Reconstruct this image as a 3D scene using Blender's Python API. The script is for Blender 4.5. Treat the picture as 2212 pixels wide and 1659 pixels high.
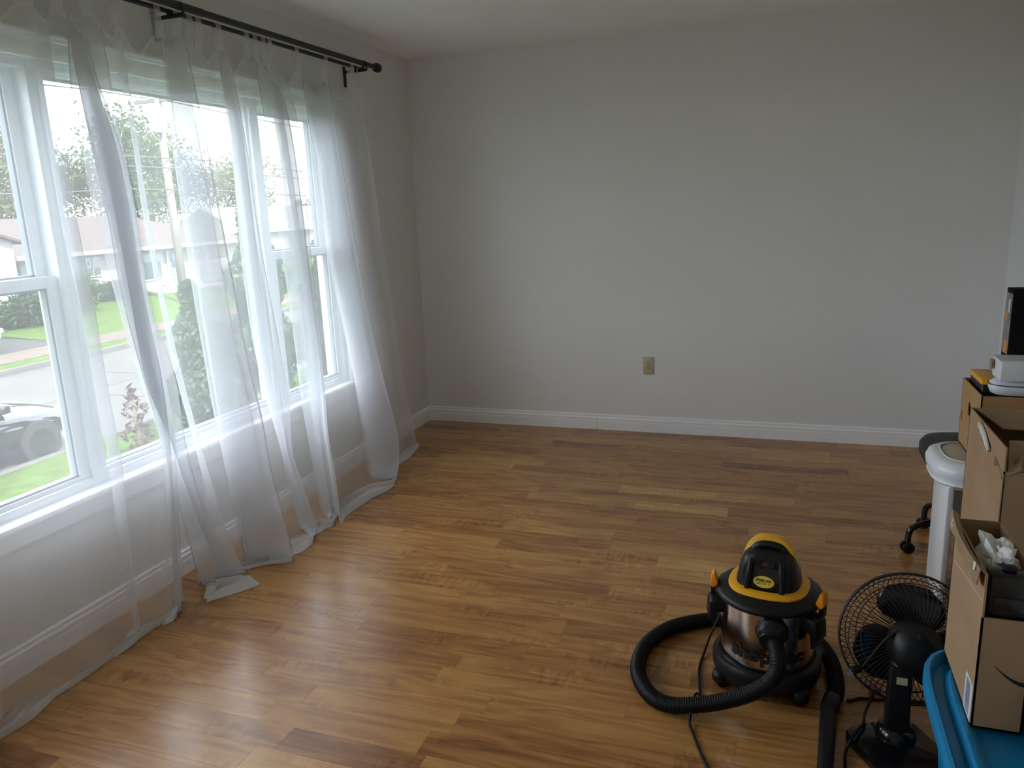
import bpy, bmesh, math, random
import numpy as np
from mathutils import Vector, Matrix, noise

for o in list(bpy.data.objects):
    bpy.data.objects.remove(o, do_unlink=True)
SC = bpy.context.scene
COL = SC.collection
PI = math.pi

# ------------------------------------------------------------------ camera
CAM_LOC = (2.3805, -4.8581, 1.4701)
YAW, PITCH, ROLL = 0.343814, -0.225512, -0.0416198
FPX = 1660.45
cam_d = bpy.data.cameras.new('camera')
cam_d.sensor_width = 36.0
cam_d.lens = FPX / 2212.0 * 36.0
cam_d.clip_start = 0.05
cam_d.clip_end = 500
cam = bpy.data.objects.new('camera', cam_d)
COL.objects.link(cam)
_f = Vector((-math.sin(YAW) * math.cos(PITCH), math.cos(YAW) * math.cos(PITCH), math.sin(PITCH)))
_r = Vector((math.cos(YAW), math.sin(YAW), 0))
_u = _r.cross(_f)
_r2 = _r * math.cos(ROLL) + _u * math.sin(ROLL)
_u2 = -_r * math.sin(ROLL) + _u * math.cos(ROLL)
_m = Matrix(((_r2.x, _u2.x, -_f.x, CAM_LOC[0]), (_r2.y, _u2.y, -_f.y, CAM_LOC[1]), (_r2.z, _u2.z, -_f.z, CAM_LOC[2]), (0, 0, 0, 1)))
cam.matrix_world = _m
SC.camera = cam

# ------------------------------------------------------------------ world, sun, exposure
SKY_STRENGTH = 2.9
SUN_STRENGTH = 5.0
EXPOSURE = 1.68
world = bpy.data.worlds.new('sky')
SC.world = world
world.use_nodes = True
wn = world.node_tree
for n in list(wn.nodes):
    wn.nodes.remove(n)
w_out = wn.nodes.new('ShaderNodeOutputWorld')
w_bg = wn.nodes.new('ShaderNodeBackground')
w_tc = wn.nodes.new('ShaderNodeTexCoord')
w_mp = wn.nodes.new('ShaderNodeMapping')
w_mp.inputs['Scale'].default_value = (1.0, 1.0, 2.6)
w_nz = wn.nodes.new('ShaderNodeTexNoise')
w_nz.inputs['Scale'].default_value = 3.2
w_nz.inputs['Detail'].default_value = 7
w_nz.inputs['Roughness'].default_value = 0.55
w_rp = wn.nodes.new('ShaderNodeValToRGB')
w_rp.color_ramp.elements[0].position = 0.36
w_rp.color_ramp.elements[0].color = (0.56, 0.68, 0.93, 1)
w_rp.color_ramp.elements[1].position = 0.58
w_rp.color_ramp.elements[1].color = (0.98, 0.98, 0.985, 1)
wn.links.new(w_tc.outputs['Generated'], w_mp.inputs['Vector'])
wn.links.new(w_mp.outputs['Vector'], w_nz.inputs['Vector'])
wn.links.new(w_nz.outputs['Fac'], w_rp.inputs['Fac'])
wn.links.new(w_rp.outputs['Color'], w_bg.inputs['Color'])
w_bg.inputs['Strength'].default_value = SKY_STRENGTH
wn.links.new(w_bg.outputs['Background'], w_out.inputs['Surface'])

sun_d = bpy.data.lights.new('sun', 'SUN')
sun_d.energy = SUN_STRENGTH
sun_d.angle = math.radians(1.5)
sun_d.color = (1.0, 0.95, 0.86)
sun = bpy.data.objects.new('sun', sun_d)
COL.objects.link(sun)
sun.rotation_euler = (math.radians(18), math.radians(44), 0)

# sky portals in the two window openings (guide sampling of the sky, give off no light themselves)
for pn_y, pn_w in ((-2.215, 2.36), (-4.32, 1.10)):
    por_d = bpy.data.lights.new('window_portal', 'AREA')
    por_d.shape = 'RECTANGLE'
    por_d.size = 1.5
    por_d.size_y = pn_w
    por_d.cycles.is_portal = True
    por = bpy.data.objects.new('window_portal', por_d)
    COL.objects.link(por)
    por.location = (-0.15, pn_y, 1.27)
    por.rotation_euler = (0, math.radians(-90), 0)

SC.view_settings.view_transform = 'Standard'
SC.view_settings.look = 'None'
SC.view_settings.exposure = EXPOSURE
SC.view_settings.gamma = 1.0
SC.view_settings.use_curve_mapping = False
cy = SC.cycles
cy.max_bounces = 12
cy.diffuse_bounces = 6
cy.glossy_bounces = 4
cy.transmission_bounces = 8
cy.transparent_max_bounces = 28
cy.caustics_reflective = False
cy.caustics_refractive = False
cy.sample_clamp_indirect = 6.0
cy.use_denoising = True

# ------------------------------------------------------------------ materials
MATS = {}


def nodes_of(name):
    m = bpy.data.materials.new(name)
    m.use_nodes = True
    nt = m.node_tree
    b = nt.nodes['Principled BSDF']
    return m, nt, b


def mat(name, col, rough=0.5, metal=0.0, spec=0.5, var=0.06, scale=8.0, bump=0.0, bscale=60.0, coat=0.0, sheen=0.0):
    """plain surface with a little procedural variation of tone and fine relief"""
    m, nt, b = nodes_of(name)
    tc = nt.nodes.new('ShaderNodeTexCoord')
    nz = nt.nodes.new('ShaderNodeTexNoise')
    nz.inputs['Scale'].default_value = scale
    nz.inputs['Detail'].default_value = 4
    nt.links.new(tc.outputs['Object'], nz.inputs['Vector'])
    rp = nt.nodes.new('ShaderNodeValToRGB')
    rp.color_ramp.elements[0].position = 0.3
    rp.color_ramp.elements[1].position = 0.7
    rp.color_ramp.elements[0].color = tuple(max(0, c * (1 - var)) for c in col) + (1,)
    rp.color_ramp.elements[1].color = tuple(min(1, c * (1 + var)) for c in col) + (1,)
    nt.links.new(nz.outputs['Fac'], rp.inputs['Fac'])
    nt.links.new(rp.outputs['Color'], b.inputs['Base Color'])
    b.inputs['Roughness'].default_value = rough
    b.inputs['Metallic'].default_value = metal
    b.inputs['Specular IOR Level'].default_value = spec
    b.inputs['Coat Weight'].default_value = coat
    b.inputs['Sheen Weight'].default_value = sheen
    if bump > 0:
        n2 = nt.nodes.new('ShaderNodeTexNoise')
        n2.inputs['Scale'].default_value = bscale
        n2.inputs['Detail'].default_value = 3
        nt.links.new(tc.outputs['Object'], n2.inputs['Vector'])
        bp = nt.nodes.new('ShaderNodeBump')
        bp.inputs['Strength'].default_value = bump
        bp.inputs['Distance'].default_value = 0.002
        nt.links.new(n2.outputs['Fac'], bp.inputs['Height'])
        nt.links.new(bp.outputs['Normal'], b.inputs['Normal'])
    MATS[name] = m
    return m


def M(name):
    return MATS[name]


mat('wall_paint', (0.765, 0.765, 0.745), 0.75, var=0.015, scale=2, bump=0.12, bscale=160, spec=0.25)
mat('ceiling_paint', (0.89, 0.89, 0.87), 0.85, var=0.015, scale=2, bump=0.2, bscale=120, spec=0.2)
mat('trim_white', (0.90, 0.90, 0.91), 0.35, var=0.02, scale=3)
mat('vinyl_white', (0.80, 0.83, 0.86), 0.3, var=0.02, scale=3)
mat('vinyl_gasket', (0.30, 0.34, 0.38), 0.5)
mat('rod_black', (0.012, 0.012, 0.014), 0.42, bump=0.05)
mat('outlet_ivory', (0.50, 0.44, 0.28), 0.4, var=0.03)
mat('slot_dark', (0.02, 0.016, 0.012), 0.6)
mat('plastic_black', (0.0075, 0.0075, 0.0085), 0.42, spec=0.3, var=0.15, bump=0.15, bscale=300)
mat('plastic_black_gloss', (0.005, 0.005, 0.006), 0.16, var=0.1)
mat('rubber_black', (0.004, 0.004, 0.0045), 0.5, spec=0.25, var=0.1, bump=0.1, bscale=200)
mat('plastic_yellow', (0.78, 0.38, 0.012), 0.38, var=0.04)
mat('plastic_orange', (0.85, 0.30, 0.01), 0.32, var=0.04)
mat('label_yellow', (0.80, 0.58, 0.06), 0.45, var=0.03)
mat('ink_black', (0.012, 0.011, 0.010), 0.5)
mat('ink_grey', (0.33, 0.34, 0.44), 0.6)
mat('switch_red', (0.06, 0.004, 0.003), 0.3)
mat('steel', (0.62, 0.56, 0.53), 0.17, metal=1.0, var=0.05, scale=5)
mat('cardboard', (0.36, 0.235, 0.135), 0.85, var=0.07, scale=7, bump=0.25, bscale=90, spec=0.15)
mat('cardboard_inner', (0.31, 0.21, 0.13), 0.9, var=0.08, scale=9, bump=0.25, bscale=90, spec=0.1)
mat('cardboard_orange', (0.40, 0.235, 0.11), 0.85, var=0.06, scale=7, bump=0.2, bscale=90, spec=0.15)
mat('paper_torn', (0.60, 0.56, 0.50), 0.9, var=0.1, scale=20)
mat('paper_white', (0.62, 0.61, 0.58), 0.85, var=0.06, scale=14, bump=0.2)
mat('carton_white', (0.66, 0.67, 0.70), 0.6, var=0.03)
mat('plastic_white', (0.68, 0.70, 0.76), 0.3, var=0.03)
mat('enamel_white', (0.74, 0.76, 0.77), 0.28, var=0.03)
mat('vinyl_beige', (0.42, 0.38, 0.30), 0.6, var=0.06, bump=0.2, bscale=120)
mat('piping_beige', (0.60, 0.60, 0.54), 0.5)
mat('chair_vinyl', (0.013, 0.012, 0.012), 0.5, var=0.1, bump=0.15, bscale=150)
mat('tote_blue', (0.012, 0.22, 0.46), 0.32, var=0.05, bump=0.06, bscale=200)
mat('tag_cream', (0.62, 0.50, 0.33), 0.6)
mat('tag_red', (0.42, 0.03, 0.025), 0.5)
mat('prong_metal', (0.8, 0.8, 0.78), 0.25, metal=1.0)
mat('print_black', (0.004, 0.004, 0.004), 0.7, spec=0.12)
mat('print_grey', (0.20, 0.18, 0.18), 0.5, var=0.5, scale=30)
mat('print_orange', (0.55, 0.24, 0.07), 0.5, var=0.3, scale=40)
mat('bin_black', (0.012, 0.012, 0.012), 0.22, var=0.3, scale=12)
# outdoors
mat('grass', (0.0515, 0.0843, 0.0170), 0.95, var=0.28, scale=3.5, bump=0.6, bscale=25, spec=0.05)
mat('concrete_road', (0.0862, 0.0832, 0.0802), 0.9, var=0.10, scale=0.8, bump=0.2, bscale=30, spec=0.1)
mat('sidewalk_pink', (0.1010, 0.0802, 0.0654), 0.9, var=0.08, scale=1.5, spec=0.1)
mat('asphalt', (0.0473, 0.0473, 0.0486), 0.9, var=0.1, scale=2, spec=0.1)
mat('siding_white', (0.2835, 0.2767, 0.2633), 0.7, var=0.03)
mat('fascia_white', (0.2400, 0.2280, 0.2000), 0.25)
mat('house_glass', (0.06, 0.09, 0.10), 0.05, spec=0.8)
mat('house_door', (0.1100, 0.1500, 0.1650), 0.4)
mat('brick_step', (0.2835, 0.2228, 0.1958), 0.85, var=0.15)
mat('wood_pole', (0.1500, 0.1350, 0.1200), 0.85, var=0.12, scale=3)
mat('transformer_grey', (0.2000, 0.2100, 0.2200), 0.45)
mat('wire_dark', (0.05, 0.05, 0.05), 0.6)
mat('car_black', (0.010, 0.010, 0.012), 0.08, coat=1.0, var=0.05)
mat('car_silver', (0.62, 0.63, 0.65), 0.2, metal=0.6, coat=1.0)
mat('car_glass', (0.05, 0.07, 0.07), 0.03, spec=0.9)
mat('chrome', (0.85, 0.85, 0.87), 0.08, metal=1.0)
mat('lamp_clear', (0.75, 0.77, 0.8), 0.06, spec=0.9)
mat('tyre', (0.015, 0.015, 0.015), 0.8)
mat('bark', (0.12, 0.085, 0.06), 0.9, var=0.2)


def leaf_mat(name, col, var=0.3):
    m, nt, b = nodes_of(name)
    at = nt.nodes.new('ShaderNodeAttribute')
    at.attribute_name = 'tone'
    rp = nt.nodes.new('ShaderNodeValToRGB')
    rp.color_ramp.elements[0].color = tuple(c * (1 - var) for c in col) + (1,)
    rp.color_ramp.elements[1].color = tuple(min(1, c * (1 + var)) for c in col) + (1,)
    nt.links.new(at.outputs['Fac'], rp.inputs['Fac'])
    nt.links.new(rp.outputs['Color'], b.inputs['Base Color'])
    b.inputs['Roughness'].default_value = 0.55
    b.inputs['Specular IOR Level'].default_value = 0.35
    tr = nt.nodes.new('ShaderNodeBsdfTranslucent')
    nt.links.new(rp.outputs['Color'], tr.inputs['Color'])
    mx = nt.nodes.new('ShaderNodeMixShader')
    mx.inputs['Fac'].default_value = 0.35
    nt.links.new(b.outputs['BSDF'], mx.inputs[1])
    nt.links.new(tr.outputs['BSDF'], mx.inputs[2])
    nt.links.new(mx.outputs['Shader'], nt.nodes['Material Output'].inputs['Surface'])
    MATS[name] = m


leaf_mat('leaf_green', (0.05, 0.075, 0.022))
leaf_mat('leaf_yellow', (0.085, 0.088, 0.025))
leaf_mat('leaf_dark', (0.028, 0.048, 0.022))
leaf_mat('leaf_cedar', (0.045, 0.072, 0.032))
leaf_mat('leaf_red', (0.06, 0.032, 0.026))


def roof_mat():
    m, nt, b = nodes_of('roof_metal')
    tc = nt.nodes.new('ShaderNodeTexCoord')
    wv = nt.nodes.new('ShaderNodeTexWave')
    wv.bands_direction = 'Y'
    wv.inputs['Scale'].default_value = 1.3
    nt.links.new(tc.outputs['Object'], wv.inputs['Vector'])
    rp = nt.nodes.new('ShaderNodeValToRGB')
    rp.color_ramp.elements[0].color = (0.045, 0.032, 0.029, 1)
    rp.color_ramp.elements[1].color = (0.075, 0.055, 0.050, 1)
    rp.color_ramp.elements[1].position = 0.35
    nt.links.new(wv.outputs['Fac'], rp.inputs['Fac'])
    nt.links.new(rp.outputs['Color'], b.inputs['Base Color'])
    b.inputs['Roughness'].default_value = 0.7
    b.inputs['Specular IOR Level'].default_value = 0.15
    MATS['roof_metal'] = m


roof_mat()


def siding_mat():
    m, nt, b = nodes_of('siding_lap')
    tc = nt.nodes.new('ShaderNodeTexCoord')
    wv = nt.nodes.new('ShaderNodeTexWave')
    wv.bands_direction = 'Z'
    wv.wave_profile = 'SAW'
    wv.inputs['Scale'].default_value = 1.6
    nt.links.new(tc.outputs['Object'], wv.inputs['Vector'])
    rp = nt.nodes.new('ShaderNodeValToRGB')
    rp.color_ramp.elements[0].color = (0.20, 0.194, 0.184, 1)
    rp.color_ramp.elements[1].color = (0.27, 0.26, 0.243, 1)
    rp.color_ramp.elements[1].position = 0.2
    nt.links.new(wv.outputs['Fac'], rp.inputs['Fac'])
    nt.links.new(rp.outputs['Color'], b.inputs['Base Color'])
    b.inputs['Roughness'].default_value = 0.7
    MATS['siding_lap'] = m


siding_mat()


def glass_mat():
    m = bpy.data.materials.new('window_glass')
    m.use_nodes = True
    nt = m.node_tree
    for n in list(nt.nodes):
        nt.nodes.remove(n)
    out = nt.nodes.new('ShaderNodeOutputMaterial')
    tr = nt.nodes.new('ShaderNodeBsdfTransparent')
    tr.inputs['Color'].default_value = (0.95, 0.97, 0.96, 1)
    gl = nt.nodes.new('ShaderNodeBsdfGlossy')
    gl.inputs['Roughness'].default_value = 0.01
    lw = nt.nodes.new('ShaderNodeLayerWeight')
    lw.inputs['Blend'].default_value = 0.5
    pw = nt.nodes.new('ShaderNodeMath')
    pw.operation = 'POWER'
    pw.inputs[1].default_value = 5.0
    nt.links.new(lw.outputs['Facing'], pw.inputs[0])
    fr = nt.nodes.new('ShaderNodeMath')
    fr.operation = 'MULTIPLY_ADD'
    fr.inputs[1].default_value = 0.7
    fr.inputs[2].default_value = 0.025
    nt.links.new(pw.outputs[0], fr.inputs[0])
    mx = nt.nodes.new('ShaderNodeMixShader')
    nt.links.new(fr.outputs[0], mx.inputs['Fac'])
    nt.links.new(tr.outputs['BSDF'], mx.inputs[1])
    nt.links.new(gl.outputs['BSDF'], mx.inputs[2])
    nt.links.new(mx.outputs['Shader'], out.inputs['Surface'])
    MATS['window_glass'] = m


glass_mat()


def sheer_mat(name, trans, col):
    """woven voile: open weave lets light straight through (less when seen along the cloth), threads scatter the rest"""
    m = bpy.data.materials.new(name)
    m.use_nodes = True
    nt = m.node_tree
    for n in list(nt.nodes):
        nt.nodes.remove(n)
    out = nt.nodes.new('ShaderNodeOutputMaterial')
    tr = nt.nodes.new('ShaderNodeBsdfTransparent')
    df = nt.nodes.new('ShaderNodeBsdfDiffuse')
    tl = nt.nodes.new('ShaderNodeBsdfTranslucent')
    for s in (df, tl):
        s.inputs['Color'].default_value = col + (1,)
    mx0 = nt.nodes.new('ShaderNodeMixShader')
    mx0.inputs['Fac'].default_value = 0.34
    nt.links.new(df.outputs['BSDF'], mx0.inputs[1])
    nt.links.new(tl.outputs['BSDF'], mx0.inputs[2])
    lw = nt.nodes.new('ShaderNodeLayerWeight')
    lw.inputs['Blend'].default_value = 0.5
    c1 = nt.nodes.new('ShaderNodeMath')
    c1.operation = 'SUBTRACT'
    c1.inputs[0].default_value = 1.0
    nt.links.new(lw.outputs['Facing'], c1.inputs[1])
    c2 = nt.nodes.new('ShaderNodeMath')
    c2.operation = 'MAXIMUM'
    c2.inputs[1].default_value = 0.3
    nt.links.new(c1.outputs[0], c2.inputs[0])
    c3 = nt.nodes.new('ShaderNodeMath')
    c3.operation = 'DIVIDE'
    c3.inputs[0].default_value = 1.0
    nt.links.new(c2.outputs[0], c3.inputs[1])
    pw = nt.nodes.new('ShaderNodeMath')
    pw.operation = 'POWER'
    pw.inputs[0].default_value = trans
    nt.links.new(c3.outputs[0], pw.inputs[1])
    mx = nt.nodes.new('ShaderNodeMixShader')
    nt.links.new(pw.outputs[0], mx.inputs['Fac'])
    nt.links.new(mx0.outputs['Shader'], mx.inputs[1])
    nt.links.new(tr.outputs['BSDF'], mx.inputs[2])
    nt.links.new(mx.outputs['Shader'], out.inputs['Surface'])
    MATS[name] = m


sheer_mat('sheer_voile', 0.67, (0.84, 0.855, 0.885))
sheer_mat('sheer_hem', 0.57, (0.84, 0.84, 0.83))


def floor_mat():
    m, nt, b = nodes_of('laminate_wood')
    N = nt.nodes.new
    L = nt.links.new
    geo = N('ShaderNodeNewGeometry')
    at = N('ShaderNodeAttribute')
    at.attribute_name = 'tone'
    sd = N('ShaderNodeAttribute')
    sd.attribute_name = 'seed'
    # offset position per piece
    mul = N('ShaderNodeVectorMath')
    mul.operation = 'SCALE'
    mul.inputs[0].default_value = (13.7, 7.3, 3.1)
    L(sd.outputs['Fac'], mul.inputs['Scale'])
    add = N('ShaderNodeVectorMath')
    add.operation = 'ADD'
    L(geo.outputs['Position'], add.inputs[0])
    L(mul.outputs['Vector'], add.inputs[1])

    def stretched(sx, sy):
        mp = N('ShaderNodeMapping')
        mp.inputs['Scale'].default_value = (sx, sy, 1)
        L(add.outputs['Vector'], mp.inputs['Vector'])
        return mp
    # broad figure: flame-like cathedral rings
    mp1 = stretched(1.15, 8.5)
    n1 = N('ShaderNodeTexNoise')
    n1.inputs['Scale'].default_value = 1.1
    n1.inputs['Detail'].default_value = 2.0
    n1.inputs['Distortion'].default_value = 0.5
    L(mp1.outputs['Vector'], n1.inputs['Vector'])
    fr = N('ShaderNodeMath')
    fr.operation = 'MULTIPLY'
    fr.inputs[1].default_value = 11.0
    L(n1.outputs['Fac'], fr.inputs[0])
    pp = N('ShaderNodeMath')
    pp.operation = 'PINGPONG'
    pp.inputs[1].default_value = 1.0
    L(fr.outputs[0], pp.inputs[0])
    # fine grain lines
    mp2 = stretched(2.0, 60.0)
    n2 = N('ShaderNodeTexNoise')
    n2.inputs['Scale'].default_value = 2.2
    n2.inputs['Detail'].default_value = 5.0
    n2.inputs['Roughness'].default_value = 0.65
    L(mp2.outputs['Vector'], n2.inputs['Vector'])
    # soft blotches
    mp3 = stretched(3.0, 9.0)
    n3 = N('ShaderNodeTexNoise')
    n3.inputs['Scale'].default_value = 1.0
    n3.inputs['Detail'].default_value = 3.0
    L(mp3.outputs['Vector'], n3.inputs['Vector'])

    # curly figure: short cross ripples inside soft patches
    mp4 = stretched(38.0, 9.0)
    n4 = N('ShaderNodeTexNoise')
    n4.inputs['Scale'].default_value = 1.6
    n4.inputs['Detail'].default_value = 1.5
    L(mp4.outputs['Vector'], n4.inputs['Vector'])
    mp5 = stretched(1.6, 5.0)
    n5 = N('ShaderNodeTexNoise')
    n5.inputs['Scale'].default_value = 1.3
    L(mp5.outputs['Vector'], n5.inputs['Vector'])
    mk = N('ShaderNodeMapRange')
    mk.inputs['From Min'].default_value = 0.54
    mk.inputs['From Max'].default_value = 0.66
    L(n5.outputs['Fac'], mk.inputs['Value'])
    c4 = N('ShaderNodeMath')
    c4.operation = 'SUBTRACT'
    c4.inputs[1].default_value = 0.5
    L(n4.outputs['Fac'], c4.inputs[0])
    cm = N('ShaderNodeMath')
    cm.operation = 'MULTIPLY'
    L(c4.outputs[0], cm.inputs[0])
    L(mk.outputs['Result'], cm.inputs[1])

    def madd(a, k, c):
        q_ = N('ShaderNodeMath')
        q_.operation = 'MULTIPLY_ADD'
        L(a, q_.inputs[0])
        q_.inputs[1].default_value = k
        if isinstance(c, float):
            q_.inputs[2].default_value = c
        else:
            L(c, q_.inputs[2])
        return q_.outputs[0]
    v = madd(at.outputs['Fac'], 0.90, -0.44)
    v = madd(pp.outputs[0], 0.24, v)
    v = madd(cm.outputs[0], 0.75, v)
    v = madd(n2.outputs['Fac'], 0.50, v)
    v = madd(n3.outputs['Fac'], 0.30, v)
    rp = N('ShaderNodeValToRGB')
    e = rp.color_ramp.elements
    e[0].position = 0.05
    e[0].color = (0.108, 0.038, 0.010, 1)
    e[1].position = 0.98
    e[1].color = (0.63, 0.39, 0.14, 1)
    for p_, c_ in ((0.32, (0.270, 0.112, 0.033, 1)), (0.55, (0.40, 0.19, 0.056, 1)), (0.78, (0.50, 0.265, 0.082, 1))):
        k = e.new(p_)
        k.color = c_
    L(v, rp.inputs['Fac'])
    L(rp.outputs['Color'], b.inputs['Base Color'])
    rr = N('ShaderNodeMapRange')
    rr.inputs['To Min'].default_value = 0.18
    rr.inputs['To Max'].default_value = 0.32
    L(n2.outputs['Fac'], rr.inputs['Value'])
    L(rr.outputs['Result'], b.inputs['Roughness'])
    b.inputs['Specular IOR Level'].default_value = 0.5
    bp = N('ShaderNodeBump')
    bp.inputs['Strength'].default_value = 0.12
    bp.inputs['Distance'].default_value = 0.001
    L(n2.outputs['Fac'], bp.inputs['Height'])
    L(bp.outputs['Normal'], b.inputs['Normal'])
    MATS['laminate_wood'] = m


floor_mat()


# ------------------------------------------------------------------ helpers
def link(o, parent=None):
    COL.objects.link(o)
    if parent is not None:
        o.parent = parent
    return o


def tag(o, label, cat=None, group=None, kind=None):
    if label:
        o['label'] = label
    if cat:
        o['category'] = cat
    if group:
        o['group'] = group
    if kind:
        o['kind'] = kind
    return o


def empty(name, loc=(0, 0, 0), rz=0.0, label=None, cat=None, group=None, kind=None):
    o = bpy.data.objects.new(name, None)
    o.empty_display_size = 0.1
    o.location = loc
    o.rotation_euler = (0, 0, rz)
    link(o)
    return tag(o, label, cat, group, kind)


class MB:
    """collects shapes into one mesh"""

    def __init__(s):
        s.v = []
        s.f = []

    def add(s, vs, fs):
        b = len(s.v)
        s.v.extend([tuple(p) for p in vs])
        s.f.extend([tuple(b + i for i in f) for f in fs])
        return s

    def box(s, x0, x1, y0, y1, z0, z1):
        return s.add([(x0, y0, z0), (x1, y0, z0), (x1, y1, z0), (x0, y1, z0), (x0, y0, z1), (x1, y0, z1), (x1, y1, z1), (x0, y1, z1)],
                     [(0, 3, 2, 1), (4, 5, 6, 7), (0, 1, 5, 4), (1, 2, 6, 5), (2, 3, 7, 6), (3, 0, 4, 7)])

    def obox(s, c, ax, ay, az, hx, hy, hz):
        c = Vector(c)
        ax, ay, az = Vector(ax).normalized() * hx, Vector(ay).normalized() * hy, Vector(az).normalized() * hz
        P = []
        for dz in (-1, 1):
            for dx, dy in ((-1, -1), (1, -1), (1, 1), (-1, 1)):
                P.append(c + ax * dx + ay * dy + az * dz)
        return s.add(P, [(0, 3, 2, 1), (4, 5, 6, 7), (0, 1, 5, 4), (1, 2, 6, 5), (2, 3, 7, 6), (3, 0, 4, 7)])

    def tube(s, pts, r, n=12, cap=True, closed=False):
        pts = [Vector(p) for p in pts]
        m = len(pts)
        rr = r if isinstance(r, (list, tuple)) else [r] * m
        rings = []
        ref = None
        for i in range(m):
            a = pts[(i - 1) % m] if (i > 0 or closed) else pts[i]
            c = pts[(i + 1) % m] if (i < m - 1 or closed) else pts[i]
            t = (c - a)
            if t.length < 1e-9:
                t = Vector((0, 0, 1))
            t.normalize()
            if ref is None:
                ref = Vector((0, 0, 1)) if abs(t.z) < 0.9 else Vector((1, 0, 0))
            u = ref - t * ref.dot(t)
            if u.length < 1e-6:
                u = Vector((1, 0, 0)) - t * t.x
            u.normalize()
            ref = u
            w = t.cross(u)
            rings.append([pts[i] + (u * math.cos(2 * PI * k / n) + w * math.sin(2 * PI * k / n)) * rr[i] for k in range(n)])
        vs = [p for g in rings for p in g]
        fs = []
        lim = m if closed else m - 1
        for i in range(lim):
            j = (i + 1) % m
            for k in range(n):
                fs.append((i * n + k, i * n + (k + 1) % n, j * n + (k + 1) % n, j * n + k))
        if cap and not closed:
            fs.append(tuple(range(n - 1, -1, -1)))
            fs.append(tuple((m - 1) * n + k for k in range(n)))
        return s.add(vs, fs)

    def lathe(s, prof, n=48, c=(0, 0, 0), sx=1.0, sy=1.0, expo=2.0):
        """profile of (r, z); expo > 2 gives a rounded-square plan"""
        vs = []
        fs = []
        m = len(prof)
        for (r, z) in prof:
            for k in range(n):
                a = 2 * PI * k / n
                ca, sa = math.cos(a), math.sin(a)
                q_ = 1.0 / ((abs(ca) ** expo + abs(sa) ** expo) ** (1.0 / expo))
                vs.append((c[0] + r * q_ * ca * sx, c[1] + r * q_ * sa * sy, c[2] + z))
        for i in range(m - 1):
            for k in range(n):
                fs.append((i * n + k, i * n + (k + 1) % n, (i + 1) * n + (k + 1) % n, (i + 1) * n + k))
        if prof[0][0] > 1e-6:
            fs.append(tuple(range(n - 1, -1, -1)))
        if prof[-1][0] > 1e-6:
            fs.append(tuple((m - 1) * n + k for k in range(n)))
        return s.add(vs, fs)

    def grid(s, rows):
        b = [p for r in rows for p in r]
        n = len(rows[0])
        fs = []
        for i in range(len(rows) - 1):
            for k in range(n - 1):
                fs.append((i * n + k, i * n + k + 1, (i + 1) * n + k + 1, (i + 1) * n + k))
        return s.add(b, fs)

    def prism(s, poly, ax, d0, d1):
        """poly: list of 2-D points in the two axes other than ax, extruded from d0 to d1 along ax"""
        n = len(poly)
        vs = []
        for d in (d0, d1):
            for (a, b_) in poly:
                p = [a, b_]
                p.insert(ax, d)
                vs.append(tuple(p))
        fs = [tuple(range(n - 1, -1, -1)), tuple(n + i for i in range(n))]
        for i in range(n):
            fs.append((i, (i + 1) % n, n + (i + 1) % n, n + i))
        return s.add(vs, fs)

    def build(s, name, material, parent=None, smooth=False, bevel=0.0, seg=2, sub=0, solid=0.0, auto=None, fixn=True):
        me = bpy.data.meshes.new(name)
        me.from_pydata(s.v, [], s.f)
        me.update()
        if fixn or bevel > 0:
            bm = bmesh.new()
            bm.from_mesh(me)
            if fixn:
                bmesh.ops.remove_doubles(bm, verts=bm.verts, dist=1e-6)
                bmesh.ops.recalc_face_normals(bm, faces=bm.faces)
            if bevel > 0:
                es = [e for e in bm.edges if len(e.link_faces) == 2 and e.calc_face_angle(0) > 0.5]
                bmesh.ops.bevel(bm, geom=es, offset=bevel, segments=seg, profile=0.5, affect='EDGES', clamp_overlap=True)
            bm.to_mesh(me)
            bm.free()
        if smooth or bevel > 0:
            me.polygons.foreach_set('use_smooth', [True] * len(me.polygons))
            if auto is not None or bevel > 0:
                me.set_sharp_from_angle(angle=math.radians(auto if auto is not None else 50))
        me.materials.append(MATS[material])
        o = bpy.data.objects.new(name, me)
        link(o, parent)
        if sub:
            md = o.modifiers.new('subdivision', 'SUBSURF')
            md.levels = sub
            md.render_levels = sub
        if solid:
            md = o.modifiers.new('thickness', 'SOLIDIFY')
            md.thickness = solid
            md.offset = 0
        return o


def catmull(pts, m, closed=False):
    """smooth path through points, m samples for each gap"""
    P = [Vector(p) for p in pts]
    n = len(P)
    out = []
    for i in range(n - 1):
        p0 = P[max(i - 1, 0)]
        p1 = P[i]
        p2 = P[i + 1]
        p3 = P[min(i + 2, n - 1)]
        for k in range(m):
            t = k / m
            out.append(0.5 * ((2 * p1) + (p2 - p0) * t + (2 * p0 - 5 * p1 + 4 * p2 - p3) * t * t + (3 * p1 - p0 - 3 * p2 + p3) * t ** 3))
    out.append(P[-1])
    return out


def text_mesh(body, size, bold=0.0, extrude=0.0):
    """lettering as flat geometry: list of verts, faces centred on the origin in the XY plane"""
    cu = bpy.data.curves.new('lettering', 'FONT')
    cu.body = body
    cu.size = size
    cu.offset = bold
    cu.extrude = extrude
    cu.resolution_u = 3
    cu.align_x = 'CENTER'
    cu.align_y = 'CENTER'
    o = bpy.data.objects.new('lettering', cu)
    COL.objects.link(o)
    dg = bpy.context.evaluated_depsgraph_get()
    me = bpy.data.meshes.new_from_object(o.evaluated_get(dg))
    vs = [v.co.copy() for v in me.vertices]
    fs = [tuple(p.vertices) for p in me.polygons]
    bpy.data.objects.remove(o, do_unlink=True)
    bpy.data.curves.remove(cu)
    bpy.data.meshes.remove(me)
    return vs, fs


rnd = random.Random(7)

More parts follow.
